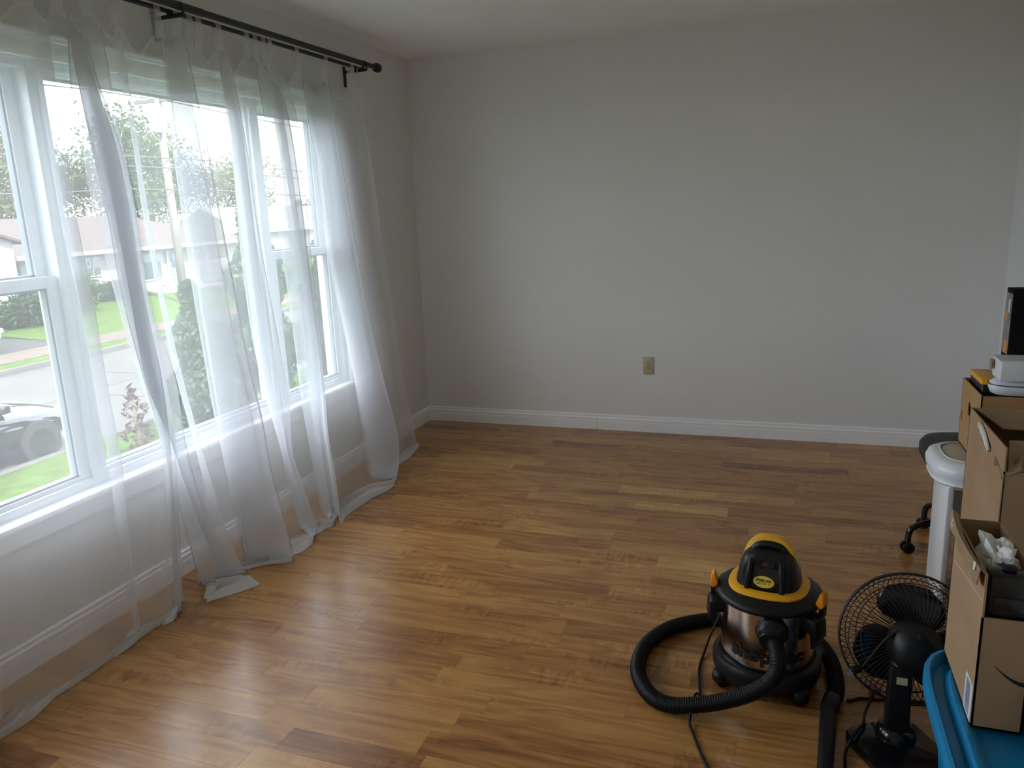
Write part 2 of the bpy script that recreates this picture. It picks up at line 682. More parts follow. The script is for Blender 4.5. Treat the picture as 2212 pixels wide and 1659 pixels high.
# ================================================================== the room
RX, RH, RY = 3.524, 2.44, -5.9          # right wall, ceiling height, wall behind the camera
WY0, WY1, WZ0, WZ1 = -3.41, -1.02, 0.52, 2.02   # window opening

# floor: substrate with every laminate strip on it
floor = MB().box(-0.2, RX + 0.2, RY - 0.2, 0.2, -0.2, -0.009).build('floor', 'laminate_wood')
tag(floor, 'medium brown two-strip laminate wood floor', kind='structure')


def strip_geo(x0, x1, y0, y1, mb):
    g, c, t = 0.0001, 0.0003, 0.0
    x0 += g
    x1 -= g
    y0 += g
    y1 -= g
    vs = [(x0, y0, -0.009), (x1, y0, -0.009), (x1, y1, -0.009), (x0, y1, -0.009),
          (x0, y0, -0.0003), (x1, y0, -0.0003), (x1, y1, -0.0003), (x0, y1, -0.0003),
          (x0 + c, y0 + c, t), (x1 - c, y0 + c, t), (x1 - c, y1 - c, t), (x0 + c, y1 - c, t)]
    fs = [(0, 1, 5, 4), (1, 2, 6, 5), (2, 3, 7, 6), (3, 0, 4, 7), (4, 5, 9, 8), (5, 6, 10, 9), (6, 7, 11, 10), (7, 4, 8, 11), (8, 9, 10, 11)]
    mb.add(vs, fs)
    return len(fs), len(vs)


def set_attr(me, name, vals):
    a = me.attributes.new(name, 'FLOAT', 'POINT')
    a.data.foreach_set('value', vals)


strips = []
fr = random.Random(21)
yrow = 0.0
k = 0
KNOWN = {19: [(1.926, 0.80)], 13: [(1.72, 0.80)], 11: [(1.603, 0.78)]}     # pale strips that stand out: row -> (start, tone)
row_top = 0.0
while row_top > RY:
    row_bot = -(0.012 + 0.1 * k)
    if k == 0:
        row_bot = -0.012
    y1, y0 = row_top, max(row_bot, RY)
    x = 0.0
    first = True
    stops = []
    if k in KNOWN:
        xs = KNOWN[k][0][0]
        a = xs
        while a > 0:
            stops.append(a)
            a -= fr.uniform(0.35, 0.75)
        stops = sorted(stops)
        a = xs
        while a < RX:
            a += fr.uniform(0.35, 0.6)
            if a < RX - 0.08:
                stops.append(a)
    else:
        a = fr.uniform(0.1, 0.6)
        while a < RX - 0.08:
            stops.append(a)
            a += fr.uniform(0.32, 0.8)
    ed = [0.0] + stops + [RX]
    for i in range(len(ed) - 1):
        tone = min(1.0, max(0.0, fr.gauss(0.47, 0.085)))
        if fr.random() < 0.08:
            tone = fr.uniform(0.64, 0.76)
        if k in KNOWN and abs(ed[i] - KNOWN[k][0][0]) < 1e-6:
            tone = KNOWN[k][0][1]
        strips.append((ed[i], ed[i + 1], y0, y1, tone, fr.random()))
    row_top = row_bot
    k += 1
near = sorted([s for s in strips if s[3] > -3.75], key=lambda s: -(s[1] - s[0]) / (1 + ((s[2] + 4.86) ** 2) * 0.2))
shown = set(id(s) for s in near[:298])
rest = MB()
r_t, r_s = [], []
for s in strips:
    if id(s) in shown:
        mb = MB()
        nf, nv = strip_geo(s[0], s[1], s[2], s[3], mb)
        o = mb.build('plank', 'laminate_wood', floor, fixn=False)
        set_attr(o.data, 'tone', [s[4]] * nv)
        set_attr(o.data, 'seed', [s[5]] * nv)
    else:
        nf, nv = strip_geo(s[0], s[1], s[2], s[3], rest)
        r_t += [s[4]] * nv
        r_s += [s[5]] * nv
o = rest.build('remaining_planks', 'laminate_wood', floor, fixn=False)
set_attr(o.data, 'tone', r_t)
set_attr(o.data, 'seed', r_s)
o['kind'] = 'stuff'

tag(MB().box(-0.2, RX + 0.2, RY - 0.2, 0.2, RH, RH + 0.2).build('ceiling', 'ceiling_paint'), 'white painted ceiling', kind='structure')
tag(MB().box(-0.2, RX + 0.2, 0, 0.2, -0.2, RH).build('wall_back', 'wall_paint'), 'plain light grey far wall with the power outlet', kind='structure')
tag(MB().box(RX, RX + 0.2, RY, 0, -0.2, RH).build('wall_right', 'wall_paint'), 'light grey wall behind the stacked boxes', kind='structure')
tag(MB().box(-0.2, RX + 0.2, RY - 0.2, RY, -0.2, RH).build('wall_front', 'wall_paint'), 'light grey wall behind the viewer', kind='structure')
wl = MB()
NY0, NY1 = -4.87, -3.77                    # second opening, unseen beside the viewer, added to light the boxes
wl.box(-0.14, 0, RY, NY0, -0.2, RH).box(-0.14, 0, NY1, WY0, -0.2, RH).box(-0.14, 0, NY0, NY1, -0.2, WZ0).box(-0.14, 0, NY0, NY1, WZ1, RH)
wl.box(-0.14, 0, WY1, 0, -0.2, RH).box(-0.14, 0, WY0, WY1, -0.2, WZ0).box(-0.14, 0, WY0, WY1, WZ1, RH)
tag(wl.build('wall_left', 'wall_paint'), 'light grey wall holding the wide window', kind='structure')

# skirting boards with a stepped moulding
BB = [(0, 0), (0.014, 0), (0.014, 0.060), (0.0115, 0.0625), (0.0135, 0.066), (0.0135, 0.080), (0.010, 0.0855), (0.008, 0.089), (0.0095, 0.0925), (0.0095, 0.099), (0.006, 0.103), (0, 0.103)]
tag(MB().prism([(-a, z) for a, z in BB], 0, 0, 1.24).prism([(-a, z) for a, z in BB], 0, 1.2415, RX).build('baseboard_back', 'trim_white'),
    'white moulded baseboard along the far wall', kind='structure')
tag(MB().prism([(a, z) for a, z in BB], 1, RY, -0.0).build('baseboard_left', 'trim_white'), 'white moulded baseboard under the window', kind='structure')
tag(MB().prism([(RX - a, z) for a, z in BB], 1, RY, 0).build('baseboard_right', 'trim_white'), 'white moulded baseboard behind the boxes', kind='structure')


# ---- window casing: stool, apron, side and head boards
def casing(name, label, parts, bevel=0.003):
    mb = MB()
    for p in parts:
        mb.box(*p)
    return tag(mb.build(name, 'trim_white', bevel=bevel), label, kind='structure')


CW = 0.07
casing('trim_1', 'white head casing with stepped moulding above the window',
       [(0, 0.018, WY0 - CW, WY1 + CW, WZ1 - 0.004, WZ1 + 0.055), (0, 0.026, WY0 - CW - 0.008, WY1 + CW + 0.008, WZ1 + 0.055, WZ1 + 0.068), (0, 0.034, WY0 - CW - 0.018, WY1 + CW + 0.018, WZ1 + 0.068, WZ1 + 0.082)])
casing('trim_2', 'white side casing right of the window, nearest the corner', [(0, 0.018, WY1 - 0.004, WY1 + CW, WZ0 + 0.005, WZ1 - 0.004), (0.018, 0.022, WY1 + 0.045, WY1 + 0.058, WZ0 + 0.005, WZ1 - 0.004)])
casing('trim_3', 'white side casing at the near end of the window', [(0, 0.018, WY0 - CW, WY0 + 0.004, WZ0 + 0.005, WZ1 - 0.004)])
casing('trim_4', 'white window stool running along the bottom of the window', [(-0.03, 0.055, WY0 - CW - 0.02, WY1 + CW + 0.005, 0.503, 0.525)], 0.005)
casing('trim_5', 'white apron board below the window stool', [(0, 0.016, WY0 - CW, WY1 + CW, 0.43, 0.503)])


def bar(name, parent, b, material='vinyl_white', bevel=0.003):
    return MB().box(*b).build(name, material, parent, bevel=bevel)


def rect_frame(parent, x0, x1, y0, y1, z0, z1, wl_, wr, wb, wt, rail='rail', stile='stile'):
    bar(stile, parent, (x0, x1, y0, y0 + wl_, z0, z1))
    bar(stile, parent, (x0, x1, y1 - wr, y1, z0, z1))
    bar(rail, parent, (x0, x1, y0 + wl_, y1 - wr, z0, z0 + wb))
    bar(rail, parent, (x0, x1, y0 + wl_, y1 - wr, z1 - wt, z1))


def pane(parent, x, y0, y1, z0, z1):
    return MB().box(x - 0.002, x + 0.002, y0, y1, z0, z1).build('pane', 'window_glass', parent)


def gasket(parent, x0, x1, y0, y1, z0, z1, w=0.007):
    mb = MB()
    mb.box(x0, x1, y0, y0 + w, z0, z1).box(x0, x1, y1 - w, y1, z0, z1).box(x0, x1, y0, y1, z0, z0 + w).box(x0, x1, y0, y1, z1 - w, z1)
    return mb.build('gasket', 'vinyl_gasket', parent)


def window_unit(name, label, y0, y1, hung):
    w = empty(name, (0, 0, 0), 0, label, None, None, 'structure')
    X0, X1 = -0.13, -0.012
    jl = 0.032
    rect_frame(w, X0, X1, y0, y1, WZ0, WZ1, jl, jl, 0.036, 0.034, 'frame_rail', 'jamb')
    a, b = y0 + jl, y1 - jl
    if hung:
        zb, zm0, zm1, zt = WZ0 + 0.036, 1.262, 1.302, WZ1 - 0.034
        lo = empty('lower_sash')
        lo.parent = w
        rect_frame(lo, -0.062, -0.028, a, b, zb - 0.012, zm1, 0.044, 0.044, 0.028, zm1 - zm0)
        gasket(lo, -0.058, -0.036, a + 0.044, b - 0.044, zb + 0.016, zm0)
        pane(lo, -0.048, a + 0.044, b - 0.044, zb + 0.016, zm0)
        up = empty('upper_sash')
        up.parent = w
        rect_frame(up, -0.108, -0.070, a, b, zm0, zt + 0.01, 0.044, 0.044, zm1 - zm0, 0.026)
        gasket(up, -0.102, -0.078, a + 0.044, b - 0.044, zm1, zt - 0.016)
        pane(up, -0.090, a + 0.044, b - 0.044, zm1, zt - 0.016)
        mb = MB().box(-0.045, -0.018, (a + b) / 2 - 0.03, (a + b) / 2 + 0.03, zm1, zm1 + 0.012)
        mb.build('sash_lock', 'vinyl_white', w, bevel=0.003)
    else:
        rect_frame(w, -0.10, -0.03, a, b, WZ0 + 0.036, WZ1 - 0.034, 0.012, 0.012, 0.016, 0.012, 'glazing_bead', 'glazing_bead')
        gasket(w, -0.085, -0.05, a + 0.012, b - 0.012, WZ0 + 0.052, WZ1 - 0.046, 0.005)
        pane(w, -0.065, a + 0.012, b - 0.012, WZ0 + 0.052, WZ1 - 0.046)
    return w


window_unit('window_1', 'white double-hung window at the near left, black car seen through it', WY0, -2.790, True)
window_unit('window_2', 'wide fixed picture window between the two double-hung windows', -2.790, -1.64, False)
window_unit('window_3', 'white double-hung window nearest the far corner', -1.64, WY1, True)

window_unit('added_window_4', 'added unseen fixed window further along the same wall, beside the viewer', NY0, NY1, False)  # out of view, put in for daylight on the boxes and near floor

# ---- curtain rod: thick outer rod and thin inner rod on shared brackets
IRX, IRZ, ORX, ORZ = 0.082, 2.268, 0.130, 2.284
rod = empty('curtain_rod', (0, 0, 0), 0, 'black double curtain rod mounted above the window', 'curtain rod')
MB().tube([(ORX, -4.05, ORZ), (ORX, -2.09, ORZ)], 0.0155, 16).build('outer_rod', 'rod_black', rod, smooth=True, auto=40)
MB().tube([(ORX, -2.15, ORZ), (ORX, -0.69, ORZ)], 0.0135, 16).build('outer_rod', 'rod_black', rod, smooth=True, auto=40)
MB().tube([(IRX, -4.05, IRZ), (IRX, -0.742, IRZ)], 0.0095, 14).build('inner_rod', 'rod_black', rod, smooth=True, auto=40)
fin = MB()
fin.lathe([(0.0, -0.030), (0.014, -0.030), (0.0265, -0.013), (0.0265, 0.013), (0.014, 0.030), (0, 0.030)], 8)
fin.v = [(ORX + x, -0.650 + z, ORZ + y) for x, y, z in fin.v]
fin.tube([(ORX, -0.70, ORZ), (ORX, -0.672, ORZ)], 0.010, 12)
fin.build('finial', 'rod_black', rod)
fin = MB()
fin.lathe([(0.0, -0.014), (0.009, -0.012), (0.0135, -0.005), (0.0145, 0.002), (0.012, 0.010), (0.006, 0.014), (0, 0.015)], 14)
fin.v = [(IRX + x, -0.730 + z, IRZ + y) for x, y, z in fin.v]
fin.build('finial', 'rod_black', rod, smooth=True)
for by in (-3.55, -2.22, -0.80):
    b = MB()
    b.box(0.0, 0.006, by - 0.012, by + 0.012, 2.17, 2.28)
    b.box(0.0, 0.145, by - 0.004, by + 0.004, 2.243, 2.257)
    b.box(IRX - 0.012, IRX - 0.008, by - 0.004, by + 0.004, 2.25, 2.275)
    b.box(IRX + 0.010, IRX + 0.014, by - 0.004, by + 0.004, 2.25, 2.27)
    b.box(ORX + 0.014, ORX + 0.018, by - 0.006, by + 0.006, 2.25, 2.29)
    b.tube([(ORX, by - 0.012, ORZ), (ORX, by + 0.012, ORZ)], 0.0165, 14)
    b.build('bracket', 'rod_black', rod)

# ---- sheer tab-top curtains
ZL = [2.17, 2.0, 1.75, 1.5, 1.2, .9, .65, .42, .22, .08, .012]
# each column: (distance from wall, position along wall) at the heights ZL, then the hem on the floor
P1=[[(0.066,-3.95),(0.073,-3.95),(0.085,-3.95),(0.099,-3.95),(0.117,-3.95),(0.137,-3.95),(0.154,-3.95),(0.17,-3.95),(0.184,-3.95),(0.194,-3.95),(0.199,-3.95),(0.229,-3.95)],
[(0.106,-3.601),(0.113,-3.605),(0.127,-3.612),(0.142,-3.619),(0.161,-3.627),(0.182,-3.635),(0.2,-3.642),(0.217,-3.649),(0.233,-3.654),(0.244,-3.658),(0.249,-3.66),(0.279,-3.66)],
[(0.086,-3.681),(0.091,-3.686),(0.102,-3.694),(0.114,-3.702),(0.13,-3.712),(0.146,-3.721),(0.161,-3.729),(0.174,-3.737),(0.186,-3.743),(0.195,-3.747),(0.199,-3.75),(0.229,-3.75)],
[(0.106,-3.283),(0.111,-3.3),(0.122,-3.325),(0.134,-3.35),(0.15,-3.38),(0.166,-3.41),(0.181,-3.435),(0.194,-3.458),(0.206,-3.478),(0.215,-3.492),(0.219,-3.499),(0.254,-3.421)],
[(0.085,-3.361),(0.09,-3.365),(0.098,-3.372),(0.107,-3.379),(0.118,-3.387),(0.13,-3.395),(0.141,-3.402),(0.151,-3.409),(0.16,-3.414),(0.166,-3.418),(0.169,-3.42),(0.234,-3.299)],
[(0.066,-3.121),(0.073,-3.129),(0.087,-3.14),(0.102,-3.152),(0.121,-3.165),(0.142,-3.179),(0.16,-3.19),(0.177,-3.201),(0.193,-3.21),(0.204,-3.216),(0.209,-3.219),(0.232,-3.204)],
[(0.106,-2.817),(0.11,-2.829),(0.119,-2.838),(0.13,-2.846),(0.143,-2.845),(0.157,-2.86),(0.169,-2.864),(0.18,-2.888),(0.191,-2.912),(0.198,-2.921),(0.202,-2.925),(0.232,-2.966)],
[(0.085,-2.858),(0.09,-2.864),(0.098,-2.874),(0.107,-2.882),(0.118,-2.876),(0.13,-2.875),(0.141,-2.888),(0.151,-2.911),(0.16,-2.922),(0.166,-2.929),(0.169,-2.932),(0.229,-3.079)],
[(0.066,-2.772),(0.073,-2.768),(0.085,-2.765),(0.099,-2.756),(0.117,-2.74),(0.137,-2.731),(0.154,-2.739),(0.17,-2.762),(0.184,-2.789),(0.194,-2.802),(0.199,-2.806),(0.225,-2.853)],
[(0.105,-2.658),(0.11,-2.644),(0.117,-2.598),(0.126,-2.584),(0.137,-2.595),(0.149,-2.575),(0.159,-2.582),(0.169,-2.61),(0.178,-2.645),(0.184,-2.671),(0.187,-2.683),(0.257,-2.796)],
[(0.086,-2.717),(0.091,-2.725),(0.101,-2.716),(0.112,-2.696),(0.126,-2.695),(0.141,-2.672),(0.154,-2.655),(0.166,-2.676),(0.178,-2.704),(0.185,-2.729),(0.189,-2.74),(0.244,-2.861)],
[(0.106,-2.677),(0.111,-2.664),(0.122,-2.622),(0.134,-2.612),(0.15,-2.627),(0.166,-2.612),(0.181,-2.625),(0.194,-2.659),(0.206,-2.698),(0.215,-2.726),(0.219,-2.736),(0.252,-2.818)],
[(0.086,-2.703),(0.09,-2.711),(0.099,-2.701),(0.109,-2.679),(0.122,-2.677),(0.136,-2.652),(0.147,-2.633),(0.159,-2.652),(0.169,-2.678),(0.176,-2.702),(0.179,-2.714),(0.235,-2.847)],
[(0.086,-2.679),(0.091,-2.666),(0.102,-2.625),(0.114,-2.615),(0.13,-2.631),(0.146,-2.617),(0.161,-2.63),(0.174,-2.664),(0.186,-2.703),(0.195,-2.731),(0.199,-2.741),(0.239,-2.829)]]
P2=[[(0.066,-2.671),(0.071,-2.67),(0.081,-2.668),(0.092,-2.659),(0.106,-2.662),(0.121,-2.667),(0.134,-2.608),(0.146,-2.571),(0.158,-2.528),(0.165,-2.501),(0.169,-2.491),(0.249,-2.644)],
[(0.086,-2.628),(0.091,-2.626),(0.102,-2.624),(0.114,-2.614),(0.13,-2.617),(0.146,-2.622),(0.161,-2.564),(0.174,-2.525),(0.186,-2.483),(0.195,-2.454),(0.199,-2.443),(0.282,-2.643)],
[(0.086,-2.671),(0.091,-2.67),(0.102,-2.669),(0.114,-2.66),(0.13,-2.664),(0.146,-2.669),(0.161,-2.611),(0.174,-2.575),(0.186,-2.532),(0.195,-2.506),(0.199,-2.496),(0.28,-2.663)],
[(0.106,-2.596),(0.112,-2.597),(0.123,-2.595),(0.136,-2.587),(0.153,-2.603),(0.171,-2.558),(0.186,-2.568),(0.201,-2.55),(0.214,-2.505),(0.223,-2.468),(0.228,-2.431),(0.397,-2.482)],
[(0.085,-2.725),(0.089,-2.744),(0.095,-2.749),(0.101,-2.732),(0.11,-2.71),(0.12,-2.675),(0.128,-2.617),(0.135,-2.591),(0.142,-2.568),(0.147,-2.559),(0.15,-2.556),(0.18,-2.556)],
[(0.106,-2.512),(0.114,-2.52),(0.13,-2.534),(0.147,-2.544),(0.169,-2.545),(0.193,-2.537),(0.213,-2.522),(0.233,-2.501),(0.25,-2.475),(0.263,-2.441),(0.269,-2.423),(0.268,-2.391)],
[(0.085,-2.534),(0.09,-2.529),(0.098,-2.515),(0.107,-2.52),(0.118,-2.514),(0.13,-2.507),(0.141,-2.485),(0.151,-2.462),(0.16,-2.452),(0.166,-2.445),(0.169,-2.442),(0.199,-2.442)],
[(0.066,-2.376),(0.074,-2.383),(0.088,-2.394),(0.104,-2.414),(0.125,-2.436),(0.147,-2.439),(0.167,-2.427),(0.185,-2.396),(0.202,-2.349),(0.213,-2.304),(0.219,-2.289),(0.302,-2.333)],
[(0.107,-2.182),(0.121,-2.168),(0.148,-2.173),(0.178,-2.19),(0.217,-2.208),(0.258,-2.225),(0.295,-2.224),(0.329,-2.248),(0.359,-2.242),(0.381,-2.239),(0.392,-2.237),(0.405,-2.27)],
[(0.086,-2.293),(0.091,-2.299),(0.102,-2.32),(0.114,-2.336),(0.13,-2.35),(0.146,-2.351),(0.161,-2.356),(0.174,-2.352),(0.186,-2.341),(0.195,-2.337),(0.199,-2.336),(0.328,-2.28)],
[(0.095,-2.198),(0.107,-2.186),(0.13,-2.194),(0.156,-2.21),(0.191,-2.228),(0.227,-2.243),(0.26,-2.242),(0.289,-2.263),(0.315,-2.256),(0.334,-2.253),(0.343,-2.251),(0.394,-2.271)],
[(0.084,-2.277),(0.09,-2.281),(0.102,-2.299),(0.116,-2.316),(0.135,-2.33),(0.153,-2.333),(0.171,-2.338),(0.186,-2.337),(0.2,-2.327),(0.21,-2.323),(0.214,-2.322),(0.339,-2.279)],
[(0.066,-2.011),(0.076,-2.022),(0.094,-2.042),(0.114,-2.079),(0.141,-2.056),(0.169,-2.074),(0.193,-2.058),(0.216,-2.034),(0.237,-2.015),(0.252,-2.006),(0.259,-2.002),(0.388,-2.164)],
[(0.106,-1.917),(0.117,-1.911),(0.137,-1.912),(0.16,-1.93),(0.189,-1.941),(0.221,-1.956),(0.248,-1.972),(0.274,-2.008),(0.297,-1.972),(0.313,-1.944),(0.321,-1.931),(0.386,-2.084)],
[(0.086,-1.966),(0.091,-1.971),(0.102,-1.979),(0.114,-1.998),(0.13,-2.023),(0.146,-2.031),(0.161,-2.0),(0.174,-1.953),(0.186,-1.938),(0.195,-1.929),(0.199,-1.925),(0.342,-2.033)],
[(0.094,-1.924),(0.103,-1.919),(0.121,-1.921),(0.141,-1.94),(0.167,-1.952),(0.195,-1.966),(0.219,-1.976),(0.242,-2.0),(0.262,-1.967),(0.276,-1.942),(0.282,-1.93),(0.38,-2.077)],
[(0.084,-1.959),(0.089,-1.963),(0.101,-1.97),(0.113,-1.988),(0.131,-2.012),(0.148,-2.021),(0.164,-1.996),(0.178,-1.961),(0.191,-1.943),(0.2,-1.931),(0.204,-1.926),(0.348,-2.04)],
[(0.066,-1.759),(0.077,-1.766),(0.096,-1.776),(0.117,-1.804),(0.145,-1.815),(0.174,-1.827),(0.2,-1.847),(0.224,-1.873),(0.246,-1.872),(0.261,-1.852),(0.269,-1.85),(0.342,-1.924)],
[(0.106,-1.583),(0.118,-1.549),(0.139,-1.55),(0.162,-1.569),(0.192,-1.606),(0.225,-1.64),(0.253,-1.681),(0.279,-1.724),(0.303,-1.751),(0.32,-1.763),(0.329,-1.768),(0.366,-1.872)],
[(0.086,-1.715),(0.091,-1.715),(0.102,-1.705),(0.114,-1.726),(0.13,-1.727),(0.146,-1.729),(0.161,-1.737),(0.174,-1.732),(0.186,-1.729),(0.195,-1.729),(0.199,-1.73),(0.229,-1.73)],
[(0.086,-1.605),(0.097,-1.571),(0.116,-1.57),(0.137,-1.586),(0.165,-1.619),(0.194,-1.649),(0.22,-1.687),(0.244,-1.727),(0.266,-1.751),(0.281,-1.762),(0.289,-1.766),(0.36,-1.891)],
[(0.066,-1.646),(0.072,-1.645),(0.084,-1.637),(0.097,-1.659),(0.114,-1.661),(0.131,-1.664),(0.147,-1.672),(0.162,-1.67),(0.175,-1.667),(0.185,-1.668),(0.189,-1.668),(0.219,-1.668)]]
P3=[[(0.066,-1.634),(0.074,-1.597),(0.088,-1.59),(0.104,-1.6),(0.125,-1.624),(0.147,-1.644),(0.167,-1.673),(0.185,-1.704),(0.202,-1.722),(0.213,-1.729),(0.219,-1.732),(0.249,-1.732)],
[(0.066,-1.603),(0.073,-1.603),(0.085,-1.595),(0.099,-1.618),(0.117,-1.621),(0.137,-1.626),(0.154,-1.635),(0.17,-1.635),(0.184,-1.632),(0.194,-1.633),(0.199,-1.633),(0.229,-1.633)],
[(0.086,-1.635),(0.094,-1.629),(0.108,-1.609),(0.124,-1.612),(0.145,-1.617),(0.167,-1.621),(0.187,-1.643),(0.205,-1.663),(0.222,-1.68),(0.233,-1.689),(0.239,-1.692),(0.269,-1.692)],
[(0.107,-1.515),(0.12,-1.489),(0.145,-1.523),(0.173,-1.547),(0.209,-1.608),(0.247,-1.66),(0.28,-1.713),(0.312,-1.764),(0.34,-1.778),(0.36,-1.798),(0.37,-1.815),(0.397,-1.859)],
[(0.086,-1.6),(0.091,-1.6),(0.102,-1.597),(0.114,-1.593),(0.13,-1.599),(0.146,-1.617),(0.161,-1.632),(0.174,-1.646),(0.186,-1.64),(0.195,-1.631),(0.199,-1.631),(0.356,-1.744)],
[(0.066,-1.304),(0.075,-1.309),(0.091,-1.324),(0.109,-1.339),(0.133,-1.353),(0.158,-1.34),(0.18,-1.334),(0.201,-1.335),(0.219,-1.334),(0.232,-1.332),(0.239,-1.332),(0.368,-1.523)],
[(0.107,-1.142),(0.12,-1.143),(0.144,-1.153),(0.171,-1.15),(0.207,-1.154),(0.244,-1.157),(0.277,-1.152),(0.308,-1.135),(0.336,-1.123),(0.356,-1.17),(0.365,-1.229),(0.395,-1.319)],
[(0.086,-1.344),(0.091,-1.341),(0.101,-1.312),(0.112,-1.325),(0.126,-1.32),(0.141,-1.284),(0.154,-1.254),(0.166,-1.233),(0.178,-1.224),(0.185,-1.22),(0.189,-1.218),(0.239,-0.97)],
[(0.095,-1.17),(0.106,-1.171),(0.127,-1.175),(0.15,-1.174),(0.182,-1.177),(0.214,-1.175),(0.243,-1.166),(0.27,-1.149),(0.295,-1.137),(0.311,-1.177),(0.318,-1.227),(0.373,-1.27)],
[(0.084,-1.316),(0.09,-1.313),(0.101,-1.29),(0.113,-1.3),(0.13,-1.297),(0.147,-1.266),(0.162,-1.24),(0.176,-1.219),(0.19,-1.21),(0.198,-1.213),(0.202,-1.22),(0.261,-1.019)],
[(0.065,-0.89),(0.07,-0.858),(0.078,-0.819),(0.087,-0.807),(0.098,-0.817),(0.11,-0.78),(0.121,-0.759),(0.131,-0.744),(0.14,-0.732),(0.146,-0.728),(0.149,-0.725),(0.263,-0.858)],
[(0.105,-0.812),(0.109,-0.79),(0.116,-0.765),(0.123,-0.742),(0.133,-0.716),(0.143,-0.69),(0.152,-0.666),(0.16,-0.64),(0.168,-0.612),(0.173,-0.593),(0.176,-0.585),(0.209,-0.612)]]


def cr(a, b, c, d, t):
    return 0.5 * (2 * b + (c - a) * t + (2 * a - 5 * b + 4 * c - d) * t * t + (3 * b - a - 3 * c + d) * t ** 3)


def curtain(cols, tabs, label, seed):
    root = empty('sheer_curtain', (0.1, cols[len(cols) // 2][0][1], 0), 0, label, 'curtain', 'sheer curtain panels at the window')
    off = Vector(root.location)
    A = np.array(cols)                       # ncol x 12 x 2
    nc = len(cols)
    SUB, ROW = 9, 5
    # across the cloth
    us = []
    for i in range(nc - 1):
        for k in range(SUB):
            us.append(i + k / SUB)
    us.append(nc - 1)
    G = np.zeros((len(us), 12, 2))
    for j, u in enumerate(us):
        i = min(int(u), nc - 2)
        t = u - i
        i0, i3 = max(i - 1, 0), min(i + 2, nc - 1)
        g = cr(A[i0], A[i], A[i + 1], A[i3], t)
        lin = A[i] * (1 - t) + A[i + 1] * t
        G[j] = 0.7 * g + 0.3 * lin
    # down the cloth
    rows = []
    zrows = []
    for L in range(10):
        for k in range(ROW):
            t = k / ROW
            i0, i3 = max(L - 1, 0), min(L + 2, 10)
            rows.append(cr(G[:, i0], G[:, L], G[:, L + 1], G[:, i3], t))
            zrows.append(cr(ZL[i0], ZL[L], ZL[L + 1], ZL[i3], t))
    rows.append(G[:, 10].copy())
    zrows.append(ZL[10])
    nfall = len(rows)
    for k in range(1, 7):
        t = k / 6
        rows.append(G[:, 10] * (1 - t) + G[:, 11] * t)
        zrows.append(0.010)
    top = rows[0][:, 1]
    out = []
    for r, (row, z) in enumerate(zip(rows, zrows)):
        pts = []
        for j in range(len(us)):
            x, y = row[j]
            zz = z
            # header sags between the tabs
            d = min(abs(top[j] - t_) for t_ in tabs)
            wgt = max(0.0, (z - 1.75) / 0.42)
            zz -= 0.085 * (1 - math.exp(-(d / 0.06) ** 2)) * wgt
            w = noise.noise(Vector((us[j] * 0.9 + seed, z * 1.3, seed))) * 0.010
            w2 = noise.noise(Vector((us[j] * 2.3 + seed * 2, z * 0.7, 4.0))) * 0.006
            x += (w + w2) * (1.0 if z < 2.0 else 0.5)
            y += noise.noise(Vector((us[j] * 0.8, z * 1.1 + seed, 9.0))) * 0.012
            if r >= nfall - 1:               # cloth lying on the boards
                k = r - nfall + 1
                n_ = noise.noise(Vector((us[j] * 0.75 + seed, k * 0.8, 2.0)))
                zz = 0.005 + max(0.0, 0.012 + 0.030 * n_) * math.sin(PI * min(1.0, k / 6)) ** 0.8
                if k == 6:
                    zz = 0.003
            x = max(x, 0.026)
            pts.append((x - off.x, y - off.y, zz - off.z))
        out.append(pts)
    MB().grid(out).build('cloth', 'sheer_voile', root, smooth=True, fixn=False)
    # doubled cloth of the header and of the bottom hem
    hd = [[(p[0] + 0.002, p[1], p[2] - h) for p in out[0]] for h in (-0.002, 0.025, 0.05)]
    hd[1] = [(a[0] + 0.002 + (b[0] - a[0]) * 0.3, a[1] + (b[1] - a[1]) * 0.3, a[2] + (b[2] - a[2]) * 0.74) for a, b in zip(out[0], out[1])]
    MB().grid(hd[:2]).build('header_band', 'sheer_hem', root, smooth=True, fixn=False)
    hm = [[(p[0], p[1], p[2] + 0.0015) for p in out[i]] for i in (-3, -2, -1)]
    MB().grid(hm).build('bottom_hem', 'sheer_hem', root, smooth=True, fixn=False)
    # tabs: loops of cloth over the inner rod
    for t_ in tabs:
        j = int(np.argmin(np.abs(top - t_)))
        hx, hy, hz = out[0][j]
        hx += off.x
        hy += off.y
        pr = [(hx + 0.005, hy, hz - 0.012), (IRX + 0.010, t_ * 0.8 + hy * 0.2, IRZ - 0.04), (IRX + 0.0115, t_, IRZ - 0.004), (IRX + 0.008, t_, IRZ + 0.008), (IRX, t_, IRZ + 0.0115),
              (IRX - 0.008, t_, IRZ + 0.008), (IRX - 0.0115, t_, IRZ - 0.004), (IRX - 0.010, t_ * 0.8 + hy * 0.2, IRZ - 0.04), (hx - 0.004, hy, hz - 0.012)]
        pr = catmull(pr, 3)
        rws = []
        for p in pr:
            wid = 0.017 + 0.006 * (1 - min(1, max(0, (p.z - hz) / 0.09)))
            rws.append([(p.x - off.x, p.y - off.y + s * wid, p.z) for s in (-1, -0.4, 0.3, 1)])
        MB().grid(rws).build('tab', 'sheer_voile', root, smooth=True, fixn=False)
    return root


